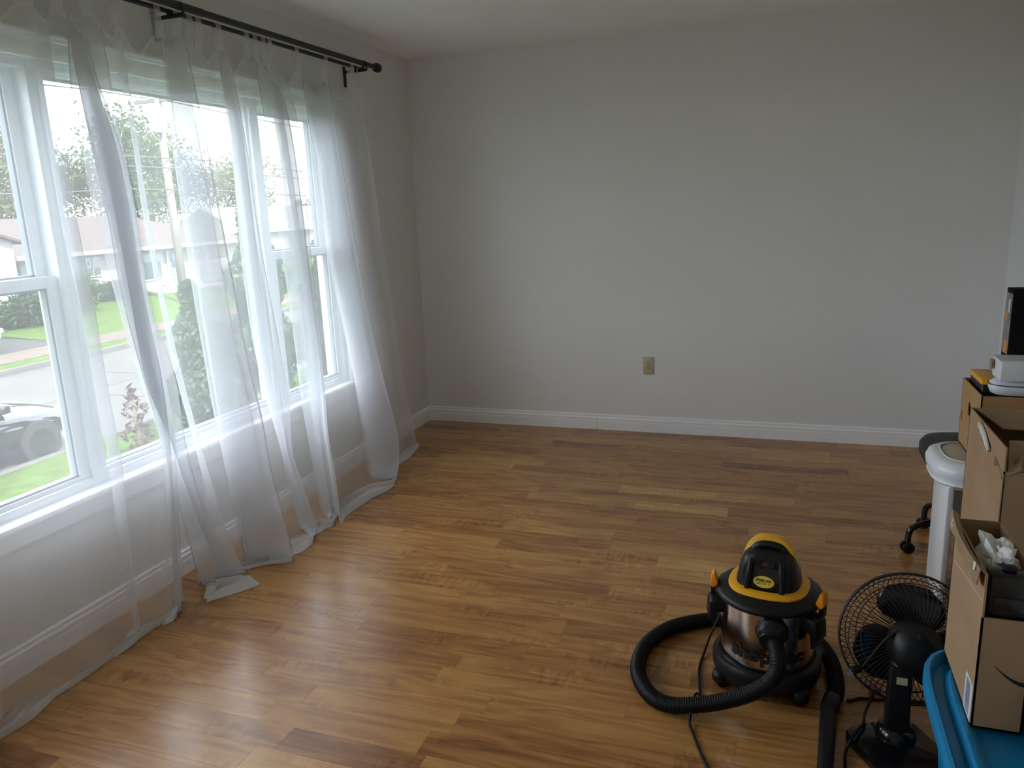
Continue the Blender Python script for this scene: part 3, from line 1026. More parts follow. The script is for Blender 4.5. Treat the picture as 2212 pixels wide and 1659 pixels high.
curtain(P1, [-3.9, -3.62, -3.32, -3.10, -2.88, -2.74], 'sheer white curtain panel at the near left end, its hem in the lower left corner', 1.3)
curtain(P2, [-2.63, -2.494, -2.298, -2.2, -2.124, -2.074, -1.953, -1.767, -1.71], 'sheer white curtain panel in the middle, covering the wide picture window', 5.1)
curtain(P3, [-1.65, -1.603, -1.387, -1.129, -0.867, -0.80], 'sheer white curtain panel nearest the far corner, under the rod end', 8.7)

# ---- power outlet on the far wall
ol = empty('power_outlet', (1.579, 0, 0.443), 0, 'ivory duplex power outlet low on the far wall', 'outlet')
MB().box(-0.035, 0.035, -0.006, 0, -0.0565, 0.0565).build('cover_plate', 'outlet_ivory', ol, bevel=0.003)
for s in (1, -1):
    rc = MB()
    rc.lathe([(0.0165, 0), (0.0165, 0.0085), (0.0155, 0.0095), (0, 0.0095)], 24)
    rc.v = [(x, -z, max(-0.0125, min(0.0125, y)) + s * 0.0195) for x, y, z in rc.v]
    r_ = rc.build('receptacle', 'outlet_ivory', ol)
    sl = MB()
    sl.box(-0.0075, -0.0055, -0.0105, -0.009, s * 0.0195 + 0.000, s * 0.0195 + 0.009)
    sl.box(0.0055, 0.0075, -0.0105, -0.009, s * 0.0195 + 0.001, s * 0.0195 + 0.008)
    sl.box(-0.0025, 0.0025, -0.0105, -0.009, s * 0.0195 - 0.009, s * 0.0195 - 0.004)
    sl.build('slot', 'slot_dark', r_)
sc = MB().lathe([(0.003, 0), (0.003, 0.0015), (0, 0.002)], 12)
sc.v = [(x, -0.0060 - z, y) for x, y, z in sc.v]
sc.build('screw', 'slot_dark', ol)

# ================================================================== wet and dry vacuum
VX, VY = 2.372, -2.575
vac = empty('wet_dry_vacuum', (VX, VY, 0), math.radians(-9), 'black and yellow wet dry vacuum with stainless steel tank and ribbed hose', 'vacuum')
R9 = Matrix.Rotation(math.radians(9), 4, 'Z')


def to_vac(p):
    """room point -> the vacuum's own axes"""
    v = R9 @ Vector((p[0] - VX, p[1] - VY, p[2]))
    return v


MB().lathe([(0.132, 0.060), (0.137, 0.064), (0.138, 0.10), (0.142, 0.265), (0.143, 0.296), (0.130, 0.296)], 64).build('tank', 'steel', vac, smooth=True, auto=40)
MB().lathe([(0.10, 0.020), (0.140, 0.021), (0.152, 0.028), (0.160, 0.052), (0.161, 0.080), (0.154, 0.093), (0.1435, 0.096), (0.1405, 0.090)], 64, expo=2.25).build('base', 'plastic_black', vac, smooth=True, auto=45)
MB().lathe([(0.143, 0.284), (0.154, 0.285), (0.158, 0.291), (0.157, 0.300), (0.150, 0.306), (0.136, 0.313), (0.121, 0.321), (0.116, 0.321), (0.100, 0.319)], 64).build('lid', 'plastic_black', vac, smooth=True, auto=50)
MB().lathe([(0.117, 0.319), (0.117, 0.324), (0.114, 0.327), (0.096, 0.333), (0.090, 0.333), (0.088, 0.322)], 64, expo=2.5).build('trim_ring', 'plastic_yellow', vac, smooth=True, auto=40)
# motor housing: rounded square dome, flattened in front
mh = MB()
prof = [(0.094, 0.325), (0.093, 0.338), (0.088, 0.365), (0.082, 0.392), (0.074, 0.414), (0.060, 0.428), (0.035, 0.434), (0.0, 0.435)]
mh.lathe(prof, 48, expo=2.7)
mh.v = [(x, max(y, -0.078 + 0.22 * (z - 0.325)), z) for x, y, z in mh.v]
mh.build('motor_housing', 'plastic_black', vac, smooth=True, auto=35)
# side ribs that frame the front face
for s in (-1, 1):
    rb = MB()
    rb.tube(catmull([(s * 0.050, -0.083, 0.332), (s * 0.049, -0.079, 0.36), (s * 0.046, -0.073, 0.385), (s * 0.044, -0.062, 0.405), (s * 0.042, -0.040, 0.420)], 4), 0.009, 10)
    rb.build('rib', 'plastic_black', vac, smooth=True)
# front panel with label
PN = Vector((0, -1, 0.22)).normalized()
PU = Vector((0, 0.22, 1)).normalized()
PXv = Vector((1, 0, 0))


def on_panel(u, v, d):
    c = Vector((0, -0.0745, 0.352))
    return c + PXv * u + PU * v + PN * d


fp = MB()
fp.add([on_panel(a, b, d) for d in (-0.006, 0.003) for a, b in ((-0.045, -0.02), (0.045, -0.02), (0.041, 0.05), (-0.041, 0.05))],
       [(3, 2, 1, 0), (4, 5, 6, 7), (0, 1, 5, 4), (1, 2, 6, 5), (2, 3, 7, 6), (3, 0, 4, 7)])
pnl = fp.build('front_panel', 'plastic_black_gloss', vac, bevel=0.002)
el = MB()
ring = [on_panel(0.030 * math.cos(2 * PI * k / 40) - 0.003, 0.0175 * math.sin(2 * PI * k / 40) + 0.004, 0.0034) for k in range(40)]
ring2 = [p + PN * 0.0008 for p in ring]
el.add(ring + ring2, [tuple(range(40, 80))] + [(k, (k + 1) % 40, 40 + (k + 1) % 40, 40 + k) for k in range(40)])
lab = el.build('oval_label', 'label_yellow', vac)
lab['label'] = 'yellow oval sticker with black print'


def panel_text(body, size, u, v, bold, name='lettering', m='ink_black', parent=None, lift=0.0048):
    vs, fs = text_mesh(body, size, bold)
    MB().add([on_panel(p.x + u, p.y + v, lift) for p in vs], fs).build(name, m, parent, fixn=False)


panel_text('shop-vac', 0.0125, -0.003, 0.0098, 0.0004, parent=lab)
panel_text('QLT 2.0   4', 0.0080, -0.004, -0.0010, 0.0001, parent=lab)
ln = MB()
ln.add([on_panel(a, b, 0.0047) for a, b in ((-0.031, 0.0042), (0.025, 0.0042), (0.025, 0.0048), (-0.031, 0.0048))], [(0, 1, 2, 3)])
ln.build('printed_line', 'ink_black', lab)
# switch recess above the label
sw = MB().lathe([(0.020, 0), (0.020, 0.006), (0.015, 0.006), (0.014, -0.003), (0, -0.003)], 28, sx=1.3, sy=0.8)
sw.v = [tuple(Vector((0, -0.058, 0.405)) + PXv * x + Vector((0, 0.55, 0.83)).normalized() * y + Vector((0, -0.83, 0.55)).normalized() * (z + 0.004)) for x, y, z in sw.v]
sw.build('switch_bezel', 'plastic_black_gloss', vac, smooth=True, auto=40)
ss = MB().box(-0.009, 0.009, -0.006, 0.006, 0, 0.005)
ss.v = [tuple(Vector((0, -0.058, 0.405)) + PXv * x + Vector((0, 0.55, 0.83)).normalized() * y + Vector((0, -0.83, 0.55)).normalized() * (z + 0.002)) for x, y, z in ss.v]
ss.build('rocker_switch', 'switch_red', vac, bevel=0.001)
# carrying handle: yellow arch over a black grip insert
hp = catmull([(-0.080, 0.006, 0.345), (-0.074, 0.010, 0.392), (-0.060, 0.014, 0.432), (-0.036, 0.017, 0.455), (0.0, 0.018, 0.460), (0.036, 0.017, 0.455), (0.060, 0.014, 0.432), (0.074, 0.010, 0.392), (0.080, 0.006, 0.345)], 6)
hd = MB()
rows = []
for i, p in enumerate(hp):
    a, b = hp[max(i - 1, 0)], hp[min(i + 1, len(hp) - 1)]
    t = (b - a).normalized()
    n_ = Vector((0, 1, 0)).cross(t).normalized()
    if n_.z < 0 and abs(p.x) < 0.05:
        n_ = -n_
    sec = [(-0.020, -0.004), (-0.016, 0.006), (0.0, 0.009), (0.016, 0.006), (0.020, -0.004), (0.0, -0.007)]
    n_ = Vector((p.x, 0, (p.z - 0.36))).normalized()
    rows.append([p + Vector((0, 1, 0)) * a_ + n_ * b_ for a_, b_ in sec + sec[:1]])
hd.grid(rows)
hd.build('handle', 'plastic_yellow', vac, smooth=True, auto=50)
gi = MB()
gp = catmull([(-0.046, -0.004, 0.425), (-0.030, -0.004, 0.441), (0, -0.003, 0.446), (0.030, -0.004, 0.441), (0.046, -0.004, 0.425)], 5)
gi.tube(gp, 0.012, 12)
gi.build('handle_grip', 'plastic_black', vac, smooth=True)
# lid latches, side grips
for s, an in ((-1, 191), (1, -14)):
    a = math.radians(an)
    d = Vector((math.cos(a), math.sin(a), 0))
    t = Vector((-d.y, d.x, 0))
    lt = MB()
    prof_ = [(0.150, 0.308), (0.162, 0.342), (0.170, 0.336), (0.174, 0.302), (0.166, 0.294), (0.158, 0.297)]
    vs = []
    for w in (-0.021, 0.021):
        for i, (r_, z_) in enumerate(prof_):
            k_ = 0.8 if i in (1, 2) else 1.0
            vs.append(d * r_ + t * w * k_ + Vector((0, 0, z_)))
    n = len(prof_)
    lt.add(vs, [tuple(range(n)), tuple(range(2 * n - 1, n - 1, -1))] + [(i, (i + 1) % n, n + (i + 1) % n, n + i) for i in range(n)])
    L_ = lt.build('latch', 'plastic_orange', vac, bevel=0.0015)
    lb = MB()
    lb.obox(d * 0.165 + Vector((0, 0, 0.282)), t, d, (0, 0, 1), 0.016, 0.007, 0.020)
    lb.build('latch_hook', 'plastic_black', L_, bevel=0.003)
    g = MB()
    a2 = math.radians(an + (10 if s < 0 else -12))
    d2 = Vector((math.cos(a2), math.sin(a2), 0))
    t2 = Vector((-d2.y, d2.x, 0))
    sec = [(0.134, 0.276), (0.172, 0.272), (0.180, 0.262), (0.183, 0.212), (0.175, 0.203), (0.166, 0.176), (0.160, 0.226), (0.136, 0.230)]
    vs = []
    for w in (-0.028, 0.028):
        for (r_, z_) in sec:
            vs.append(d2 * r_ + t2 * w + Vector((0, 0, z_)))
    n = len(sec)
    g.add(vs, [tuple(range(n)), tuple(range(2 * n - 1, n - 1, -1))] + [(i, (i + 1) % n, n + (i + 1) % n, n + i) for i in range(n)])
    g.build('side_grip', 'plastic_black', vac, bevel=0.004)
# casters
for an in (-138, -42, 42, 138):
    a = math.radians(an)
    cx, cy_ = 0.158 * math.cos(a), 0.158 * math.sin(a)
    cs = MB()
    cs.lathe([(0.024, 0.020), (0.026, 0.036), (0.021, 0.048), (0.010, 0.052), (0, 0.052)], 20, (cx, cy_, 0))
    c_ = cs.build('caster', 'plastic_black', vac, smooth=True, auto=50)
    wh = MB()
    ax = Vector((-math.sin(a), math.cos(a), 0))
    for o_ in (-0.012, 0.012):
        p0 = Vector((cx, cy_, 0.018)) + ax * (o_ - 0.006)
        p1 = Vector((cx, cy_, 0.018)) + ax * (o_ + 0.006)
        wh.tube([p0, p1], 0.0178, 18)
    wh.build('wheel', 'rubber_black', c_)
# lettering wrapped round the tank
vs, fs = text_mesh('shop-vac', 0.058, 0.0026)
bm = bmesh.new()
bv = [bm.verts.new(p) for p in vs]
for f in fs:
    try:
        bm.faces.new([bv[i] for i in f])
    except ValueError:
        pass
for xc in np.arange(-0.13, 0.131, 0.008):
    bmesh.ops.bisect_plane(bm, geom=list(bm.verts) + list(bm.edges) + list(bm.faces), plane_co=(xc, 0, 0), plane_no=(1, 0, 0))
lv = []
for v in bm.verts:
    th = -PI / 2 + (v.co.x * 1.10) / 0.140 + 0.19
    zz = 0.146 + v.co.y
    rr_ = 0.138 + 0.004 * (zz - 0.10) / 0.165 + 0.0022
    lv.append((rr_ * math.cos(th), rr_ * math.sin(th), zz))
bm.verts.index_update()
lf = [tuple(v.index for v in f.verts) for f in bm.faces]
bm.free()
MB().add(lv, lf).build('tank_lettering', 'ink_black', vac, fixn=False)
# hose inlet
il = MB()
il.lathe([(0.047, 0.0), (0.047, 0.016), (0.041, 0.022), (0.038, 0.036), (0.030, 0.042), (0.030, 0.054), (0, 0.054)], 32)
dI = Vector((0.055, -0.96, -0.28)).normalized()
uI = Vector((1, 0, 0))
uI = (uI - dI * uI.dot(dI)).normalized()
wI = dI.cross(uI)
il.v = [tuple(Vector((0.034, -0.126, 0.238)) + uI * x + wI * y + dI * z) for x, y, z in il.v]
il.build('hose_inlet', 'plastic_black', vac, smooth=True, auto=35)
# ribbed hose: out of the inlet, round the floor on the left, behind the tank, out to the right
hose_room = [(2.394, -2.750, 0.222), (2.404, -2.787, 0.196), (2.402, -2.803, 0.160), (2.372, -2.818, 0.122), (2.304, -2.828, 0.080), (2.210, -2.838, 0.046), (2.109, -2.840, 0.0255), (2.040, -2.802, 0.0255), (1.988, -2.690, 0.0255),
             (1.990, -2.547, 0.0255), (2.047, -2.424, 0.0255), (2.131, -2.351, 0.0255), (2.20, -2.318, 0.0255), (2.30, -2.30, 0.0255), (2.42, -2.30, 0.0255), (2.505, -2.345, 0.0255), (2.553, -2.435, 0.0255), (2.572, -2.53, 0.0255), (2.572, -2.64, 0.0255), (2.556, -2.70, 0.0255)]
hc = catmull(hose_room, 14)
# resample evenly so that every rib is alike
ln_ = [0.0]
for i in range(1, len(hc)):
    ln_.append(ln_[-1] + (hc[i] - hc[i - 1]).length)
step = 0.0024
S_ = np.arange(0, ln_[-1], step)
xs = [np.interp(S_, ln_, [p[i] for p in hc]) for i in range(3)]
hp2 = [to_vac((xs[0][i], xs[1][i], xs[2][i])) for i in range(len(S_))]
rad = [(0.0250 if (i % 3) == 1 else 0.0222) for i in range(len(S_))]
MB().tube(hp2, rad, 12).build('hose', 'rubber_black', vac, smooth=True, fixn=False)
wd = MB()
wd.tube([to_vac(p) for p in [(2.560, -2.685, 0.0255), (2.555, -2.71, 0.0255), (2.550, -2.735, 0.0255), (2.549, -2.74, 0.0255), (2.543, -2.80, 0.0225), (2.528, -2.98, 0.021), (2.515, -3.13, 0.020)]], [0.0250, 0.0255, 0.0255, 0.0225, 0.0225, 0.020, 0.019], 18)
wd.build('wand', 'plastic_black', vac, smooth=True, auto=40)
# mains lead
lead = catmull([(2.30, -2.42, 0.20), (2.235, -2.42, 0.13), (2.195, -2.45, 0.05), (2.176, -2.52, 0.008), (2.170, -2.60, 0.005), (2.181, -2.70, 0.005), (2.187, -2.75, 0.010), (2.183, -2.80, 0.0505), (2.176, -2.835, 0.0515), (2.172, -2.885, 0.012), (2.190, -2.935, 0.005), (2.215, -3.00, 0.005), (2.239, -3.05, 0.005), (2.30, -3.15, 0.005)], 6)
MB().tube([to_vac(p) for p in lead], 0.004, 8).build('power_lead', 'rubber_black', vac, smooth=True, fixn=False)

# ================================================================== table fan
FX, FY = 2.715, -2.850
fan = empty('table_fan', (FX, FY, 0), 0, 'black table fan with wire cage standing between the vacuum and the blue tote', 'fan')


def F_(p):
    return (p[0] - FX, p[1] - FY, p[2])


fb = MB()
fa = math.radians(30)
e1 = Vector((math.cos(fa), math.sin(fa), 0))
e2 = Vector((-math.sin(fa), math.cos(fa), 0))
prof = [(0.98, 0.0), (1.0, 0.004), (1.0, 0.020), (0.97, 0.027), (0.80, 0.031), (0.0, 0.034)]
vs = []
n = 48
for (k_, z_) in prof:
    for i in range(n):
        a = 2 * PI * i / n
        ca, sa = math.cos(a), math.sin(a)
        q_ = 1 / ((abs(ca) ** 6 + abs(sa) ** 6) ** (1 / 6))
        vs.append(e1 * (0.104 * k_ * q_ * ca) + e2 * (0.104 * k_ * q_ * sa) + Vector((0, 0, z_)))
fs = [tuple(range(n - 1, -1, -1))]
for j in range(len(prof) - 1):
    for i in range(n):
        fs.append((j * n + i, j * n + (i + 1) % n, (j + 1) * n + (i + 1) % n, (j + 1) * n + i))
fb.add(vs, fs)
fb.build('base', 'plastic_black_gloss', fan, smooth=True, auto=30)
CX_, CY_ = 2.712, -2.812
MB().lathe([(0.052, 0.030), (0.050, 0.045), (0.044, 0.058), (0.036, 0.064), (0.0, 0.066)], 32, F_((CX_, CY_, 0))).build('collar', 'plastic_black_gloss', fan, smooth=True, auto=40)
cl = MB()
cl.add([F_(p) for p in [(CX_ - 0.030, CY_ - 0.022, 0.05), (CX_ + 0.030, CY_ - 0.022, 0.05), (CX_ + 0.030, CY_ + 0.022, 0.05), (CX_ - 0.030, CY_ + 0.022, 0.05),
                        (CX_ - 0.027, CY_ - 0.020, 0.245), (CX_ + 0.027, CY_ - 0.020, 0.245), (CX_ + 0.027, CY_ + 0.020, 0.245), (CX_ - 0.027, CY_ + 0.020, 0.245)]],
       [(0, 3, 2, 1), (4, 5, 6, 7), (0, 1, 5, 4), (1, 2, 6, 5), (2, 3, 7, 6), (3, 0, 4, 7)])
cl.build('column', 'plastic_black', fan, bevel=0.006, seg=3)
st = MB().box(-0.013, 0.013, -0.001, 0.0, -0.0105, 0.0105)
st.v = [F_((CX_ + 0.002 + x, CY_ - 0.0225 + y, 0.210 + z)) for x, y, z in st.v]
st_o = st.build('rating_sticker', 'tag_cream', fan)
st_o['label'] = 'small cream sticker on the fan column'
# head axis: away from the viewer and slightly down
HA = Vector((-0.05, 0.95, -0.25)).normalized()
HU = Vector((0, 0, 1))
HU = (HU - HA * HU.dot(HA)).normalized()
HR = HA.cross(HU)
HC = Vector(F_((2.742, -2.712, 0.268)))      # middle of the cage


def head(mb):
    mb.v = [tuple(HC + HR * x + HU * y + HA * z) for x, y, z in mb.v]
    return mb


head(MB().lathe([(0.0, -0.150), (0.030, -0.148), (0.055, -0.135), (0.066, -0.110), (0.069, -0.080), (0.068, -0.048), (0.060, -0.040), (0.0, -0.040)], 40)).build('motor_housing', 'plastic_black', fan, smooth=True, auto=45)
nk = MB().tube([F_((CX_, CY_, 0.235)), F_((2.722, -2.80, 0.262)), F_((2.732, -2.795, 0.29))], 0.027, 16)
nk.build('tilt_joint', 'plastic_black', fan, smooth=True, auto=45)
kb = MB().lathe([(0.006, -0.13), (0.010, -0.148), (0.010, -0.168), (0.0, -0.170)], 14, (0, 0.045, 0))
head(kb).build('oscillation_knob', 'plastic_black', fan, smooth=True, auto=40)
head(MB().lathe([(0.0, -0.045), (0.030, -0.042), (0.032, 0.012), (0.024, 0.024), (0, 0.026)], 28)).build('blade_hub', 'plastic_black_gloss', fan, smooth=True, auto=40)
for b_ in range(3):
    a0 = math.radians(78 + 120 * b_)
    rows = []
    for i in range(9):
        r_ = 0.026 + (0.150 - 0.026) * i / 8
        half = math.radians(22 + 30 * math.sin(PI * min(1, i / 8 * 0.85 + 0.1)))
        if i == 8:
            half *= 0.72
        row = []
        for j in range(11):
            t = j / 10 * 2 - 1
            an = a0 + t * half + 0.25 * (i / 8)
            tw = 0.030 - 0.012 * i / 8
            row.append((r_ * math.cos(an), r_ * math.sin(an), -0.008 + t * tw))
        rows.append(row)
    head(MB().grid(rows)).build('blade', 'plastic_black_gloss', fan, smooth=True, solid=0.003, fixn=False)


def cage(name, zs, hub_r, skew, nw, depth):
    """wire guard: curved radial wires from a hub disc to the rim"""
    c = MB()
    for i in range(nw):
        a = 2 * PI * i / nw
        pts = []
        for k in range(9):
            t = k / 8
            r_ = hub_r + (0.176 - hub_r) * math.sin(t * PI / 2) ** 0.9
            z_ = depth * math.cos(t * PI / 2) ** 0.9
            an = a + skew * t
            pts.append((r_ * math.cos(an), r_ * math.sin(an), zs + z_))
        c.tube(pts, 0.0011, 4, cap=False)
    for rr_, dz in ((0.128, 0.68), (0.158, 0.40)):
        t = math.asin((rr_ - hub_r) / (0.176 - hub_r))
        z_ = zs + depth * math.cos(t) ** 0.9
        c.tube([(rr_ * math.cos(2 * PI * k / 64), rr_ * math.sin(2 * PI * k / 64), z_) for k in range(64)], 0.0016, 5, closed=True)
    return head(c).build(name, 'rod_black', fan, smooth=True, fixn=False)


cage('rear_grill', -0.004, 0.050, 0.35, 66, -0.052)
cage('front_grill', 0.004, 0.040, -0.35, 66, 0.055)
rm = MB()
for dz, r_ in ((-0.006, 0.0030), (0.006, 0.0030)):
    rm.tube([(0.178 * math.cos(2 * PI * k / 72), 0.178 * math.sin(2 * PI * k / 72), dz) for k in range(72)], r_, 8, closed=True)
head(rm).build('rim', 'rod_black', fan, smooth=True, fixn=False)
# lead of the fan hung over the cage with its plug, then down to the floor
fl = catmull([(2.715, -2.80, 0.345), (2.675, -2.815, 0.320), (2.645, -2.815, 0.270), (2.622, -2.812, 0.226), (2.612, -2.812, 0.216)], 6)
MB().tube([F_(p) for p in fl], 0.0042, 8).build('lead', 'rubber_black', fan, smooth=True, fixn=False)
pg = MB()
pd = Vector((-0.80, -0.20, -0.42)).normalized()
p0 = Vector(F_((2.618, -2.812, 0.221)))
pg.tube([p0, p0 + pd * 0.006, p0 + pd * 0.026, p0 + pd * 0.028], [0.006, 0.010, 0.012, 0.010], 14)
pl = pg.build('plug', 'rubber_black', fan, smooth=True, auto=40)
pr = MB()
sd_ = pd.cross(Vector((0, 0, 1))).normalized()
up_ = sd_.cross(pd)
for s in (-1, 1):
    pr.obox(p0 + pd * 0.036 + sd_ * 0.0063 * s, pd, up_, sd_, 0.009, 0.0032, 0.0009)
pr.build('prong', 'prong_metal', pl)
lead2 = catmull([(2.700, -2.80, 0.075), (2.688, -2.76, 0.10), (2.672, -2.70, 0.085), (2.655, -2.70, 0.035), (2.640, -2.752, 0.036), (2.632, -2.80, 0.040), (2.600, -2.868, 0.040), (2.584, -2.892, 0.012), (2.580, -2.93, 0.006), (2.578, -3.00, 0.006)], 6)
# the lead leaves the base and runs off under the wand
MB().tube([F_(p) for p in [(2.690, -2.81, 0.060)] + [tuple(v) for v in lead2[6:]]], 0.004, 8).build('floor_lead', 'rubber_black', fan, smooth=True, fixn=False)
# extension lead with red socket on the boards behind the fan
ex = empty('extension_cord', (2.60, -2.64, 0), 0, 'black extension cord with a red end lying on the floor behind the fan', 'cord')
ec = catmull([(2.604, -2.650, 0.005), (2.62, -2.642, 0.005), (2.643, -2.627, 0.005), (2.700, -2.618, 0.005), (2.80, -2.60, 0.005), (2.90, -2.66, 0.005)], 6)
MB().tube([(p.x - 2.60, p.y + 2.64, p.z) for p in ec], 0.0045, 8).build('cord', 'rubber_black', ex, smooth=True, fixn=False)
es = MB().tube([(0.076, 0.070, 0.013), (0.082, 0.055, 0.014), (0.086, 0.030, 0.012), (0.090, 0.018, 0.007)], [0.012, 0.014, 0.011, 0.006], 14)
eo = es.build('socket', 'tag_red', ex, smooth=True, auto=40)
eo['label'] = 'red moulded socket end'


# ================================================================== boxes and furniture on the right
def quad_slab(mb, pts, th):
    """four corners plus thickness along the quad's normal"""
    P = [Vector(p) for p in pts]
    n_ = (P[1] - P[0]).cross(P[3] - P[0]).normalized() * th
    mb.add(P + [p + n_ for p in P], [(0, 1, 2, 3), (7, 6, 5, 4), (0, 4, 5, 1), (1, 5, 6, 2), (2, 6, 7, 3), (3, 7, 4, 0)])
    return mb


def carton(label, x0, x1, y0, y1, z0, z1, m, front_z=None, holes=None, th=0.004):
    root = empty('cardboard_box', ((x0 + x1) / 2, (y0 + y1) / 2, z0), 0, label, 'box')
    ox, oy, oz = root.location

    def bx(name, *b):
        return MB().box(b[0] - ox, b[1] - ox, b[2] - oy, b[3] - oy, b[4] - oz, b[5] - oz).build(name, m, root)
    bx('bottom_panel', x0, x1, y0, y1, z0, z0 + th)
    if holes:
        # side panel with cut-out grips: polygon minus hexagonal holes
        bmx = bmesh.new()
        ov = [bmx.verts.new((x0 - ox, a - oy, c - oz)) for a, c in ((y0, z0), (y1, z0), (y1, z1), (y0, z1))]
        edges = [bmx.edges.new((ov[i], ov[(i + 1) % 4])) for i in range(4)]
        for (hy, hz, ry, rz) in holes:
            hv = [bmx.verts.new((x0 - ox, hy + ry * math.cos(2 * PI * k / 12) - oy, hz + rz * math.sin(2 * PI * k / 12) - oz)) for k in range(12)]
            edges += [bmx.edges.new((hv[i], hv[(i + 1) % 12])) for i in range(12)]
        bmesh.ops.triangle_fill(bmx, use_beauty=True, use_dissolve=False, edges=edges)
        me = bpy.data.meshes.new('side_panel')
        bmesh.ops.recalc_face_normals(bmx, faces=bmx.faces)
        bmx.to_mesh(me)
        bmx.free()
        me.materials.append(MATS[m])
        o = bpy.data.objects.new('side_panel', me)
        link(o, root)
        md = o.modifiers.new('thickness', 'SOLIDIFY')
        md.thickness = th
    else:
        bx('side_panel', x0, x0 + th, y0, y1, z0, z1)
    bx('side_panel', x1 - th, x1, y0, y1, z0, z1)
    bx('end_panel', x0, x1, y0, y0 + th, z0, front_z or z1)
    bx('end_panel', x0, x1, y1 - th, y1, z0, z1)
    return root


# --- blue tote with lid
TX0, TX1, TY0, TY1, TZ = 2.722, 3.20, -3.62, -2.885, 0.36
tote = empty('storage_tote', ((TX0 + TX1) / 2, (TY0 + TY1) / 2, 0), 0, 'blue plastic storage tote under the narrow cardboard box', 'tote')
hx, hy = (TX1 - TX0) / 2, (TY1 - TY0) / 2


def rrect(k, z, ex=5.0, n=72):
    out = []
    for i in range(n):
        a = 2 * PI * i / n
        ca, sa = math.cos(a), math.sin(a)
        q_ = 1 / ((abs(ca) ** ex + abs(sa) ** ex) ** (1 / ex))
        out.append(((hx - k) * q_ * ca, (hy - k) * q_ * sa, z))
    return out


def loft(secs, cap0=True, cap1=True):
    mb = MB()
    n = len(secs[0])
    vs = [p for s in secs for p in s]
    fs = []
    for j in range(len(secs) - 1):
        for i in range(n):
            fs.append((j * n + i, j * n + (i + 1) % n, (j + 1) * n + (i + 1) % n, (j + 1) * n + i))
    if cap0:
        fs.append(tuple(range(n - 1, -1, -1)))
    if cap1:
        fs.append(tuple((len(secs) - 1) * n + i for i in range(n)))
    return mb.add(vs, fs)


loft([rrect(0.062, 0.0), rrect(0.055, 0.01), rrect(0.030, 0.30), rrect(0.022, 0.325), rrect(0.022, 0.335)]).build('body', 'tote_blue', tote, smooth=True, auto=40)
loft([rrect(0.012, 0.318), rrect(0.002, 0.320), rrect(0.0, 0.326), rrect(0.0, 0.350), rrect(0.004, 0.360), rrect(0.012, 0.362), rrect(0.018, 0.356), rrect(0.022, 0.340), rrect(0.040, 0.338),
      rrect(0.046, 0.350), rrect(0.052, 0.361), rrect(0.064, 0.362), rrect(0.074, 0.356), rrect(0.082, 0.352), rrect(0.20, 0.352)]).build('lid', 'tote_blue', tote, smooth=True, auto=50)

# --- narrow carton standing on the tote
A0, A1, AY0, AY1, AZ0, AZ1 = 2.787, 2.880, -3.212, -2.915, 0.3628, 0.712
boxA = carton('narrow open cardboard box with a barcode sticker, on the blue tote', A0, A1, AY0, AY1, AZ0, AZ1, 'cardboard', front_z=0.617)
oA = Vector(boxA.location)


def A_(p):
    return tuple(Vector(p) - oA)


fl = MB()
rows = []
for k in range(12):
    t = k / 11
    y_ = AY0 + 0.004 + (AY1 - AY0 - 0.004) * t
    w = 0.030 + 0.008 * math.sin(k * 2.1) + 0.014 * math.sin(PI * t)
    rows.append([A_((A0 + 0.002 - 0.010 * math.sin(PI * t), y_, AZ1 - 0.002 + 0.012 * t)), A_((A0 - 0.010 - 0.010 * math.sin(PI * t), y_, AZ1 + 0.008 + 0.014 * t)), A_((A0 - 0.014, y_, AZ1 + 0.004 - w + 0.018 * t))])
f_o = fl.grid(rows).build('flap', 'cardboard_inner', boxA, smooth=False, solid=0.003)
f_o['label'] = 'torn dark flap folded over the box edge'
for k in range(6):
    t = MB()
    y_ = AY0 + 0.03 + 0.045 * k + rnd.uniform(-0.01, 0.01)
    t.add([A_((A0 - 0.0135, y_, AZ1 + 0.012)), A_((A0 - 0.0155, y_ + 0.014, AZ1 + 0.010)), A_((A0 - 0.0165, y_ + 0.009, AZ1 - 0.008)), A_((A0 - 0.0160, y_ - 0.004, AZ1 - 0.002))], [(0, 1, 2, 3)])
    t.build('torn_fibre', 'paper_torn', f_o)
bc = MB()
quad_slab(bc, [A_((A0 - 0.0008, y_, z_)) for y_, z_ in ((-3.140, 0.366), (-3.202, 0.366), (-3.202, 0.452), (-3.140, 0.452))], -0.0006)
b_o = bc.build('barcode_sticker', 'carton_white', boxA)
bars = MB()
rb = random.Random(3)
z_ = 0.372
while z_ < 0.444:
    h = rb.uniform(0.0010, 0.0034)
    bars.add([A_((A0 - 0.0018, a, c)) for a, c in ((-3.152, z_), (-3.188, z_), (-3.188, z_ + h), (-3.152, z_ + h))], [(0, 1, 2, 3)])
    z_ += h + rb.uniform(0.0012, 0.0030)
bars.build('barcode', 'ink_grey', b_o)
arc = MB()
top_, bot_ = [], []
for k in range(17):
    t = k / 16
    xx = 2.818 + 0.058 * t
    zz = 0.511 - 0.034 * math.sin(t * PI * 0.5)
    w = 0.0006 + 0.0042 * min(1, t * 1.2)
    top_.append(A_((xx, AY0 - 0.0006, zz + w)))
    bot_.append(A_((xx, AY0 - 0.0006, zz - w)))
arc.grid([top_, bot_]).build('printed_arc', 'ink_black', boxA)
MB().tube([A_((A0 - 0.0004, -2.936, 0.614)), A_((A0 - 0.0004, -3.06, 0.632)), A_((A0 - 0.0004, -3.205, 0.650))], 0.0008, 5).build('crease', 'paper_torn', boxA)


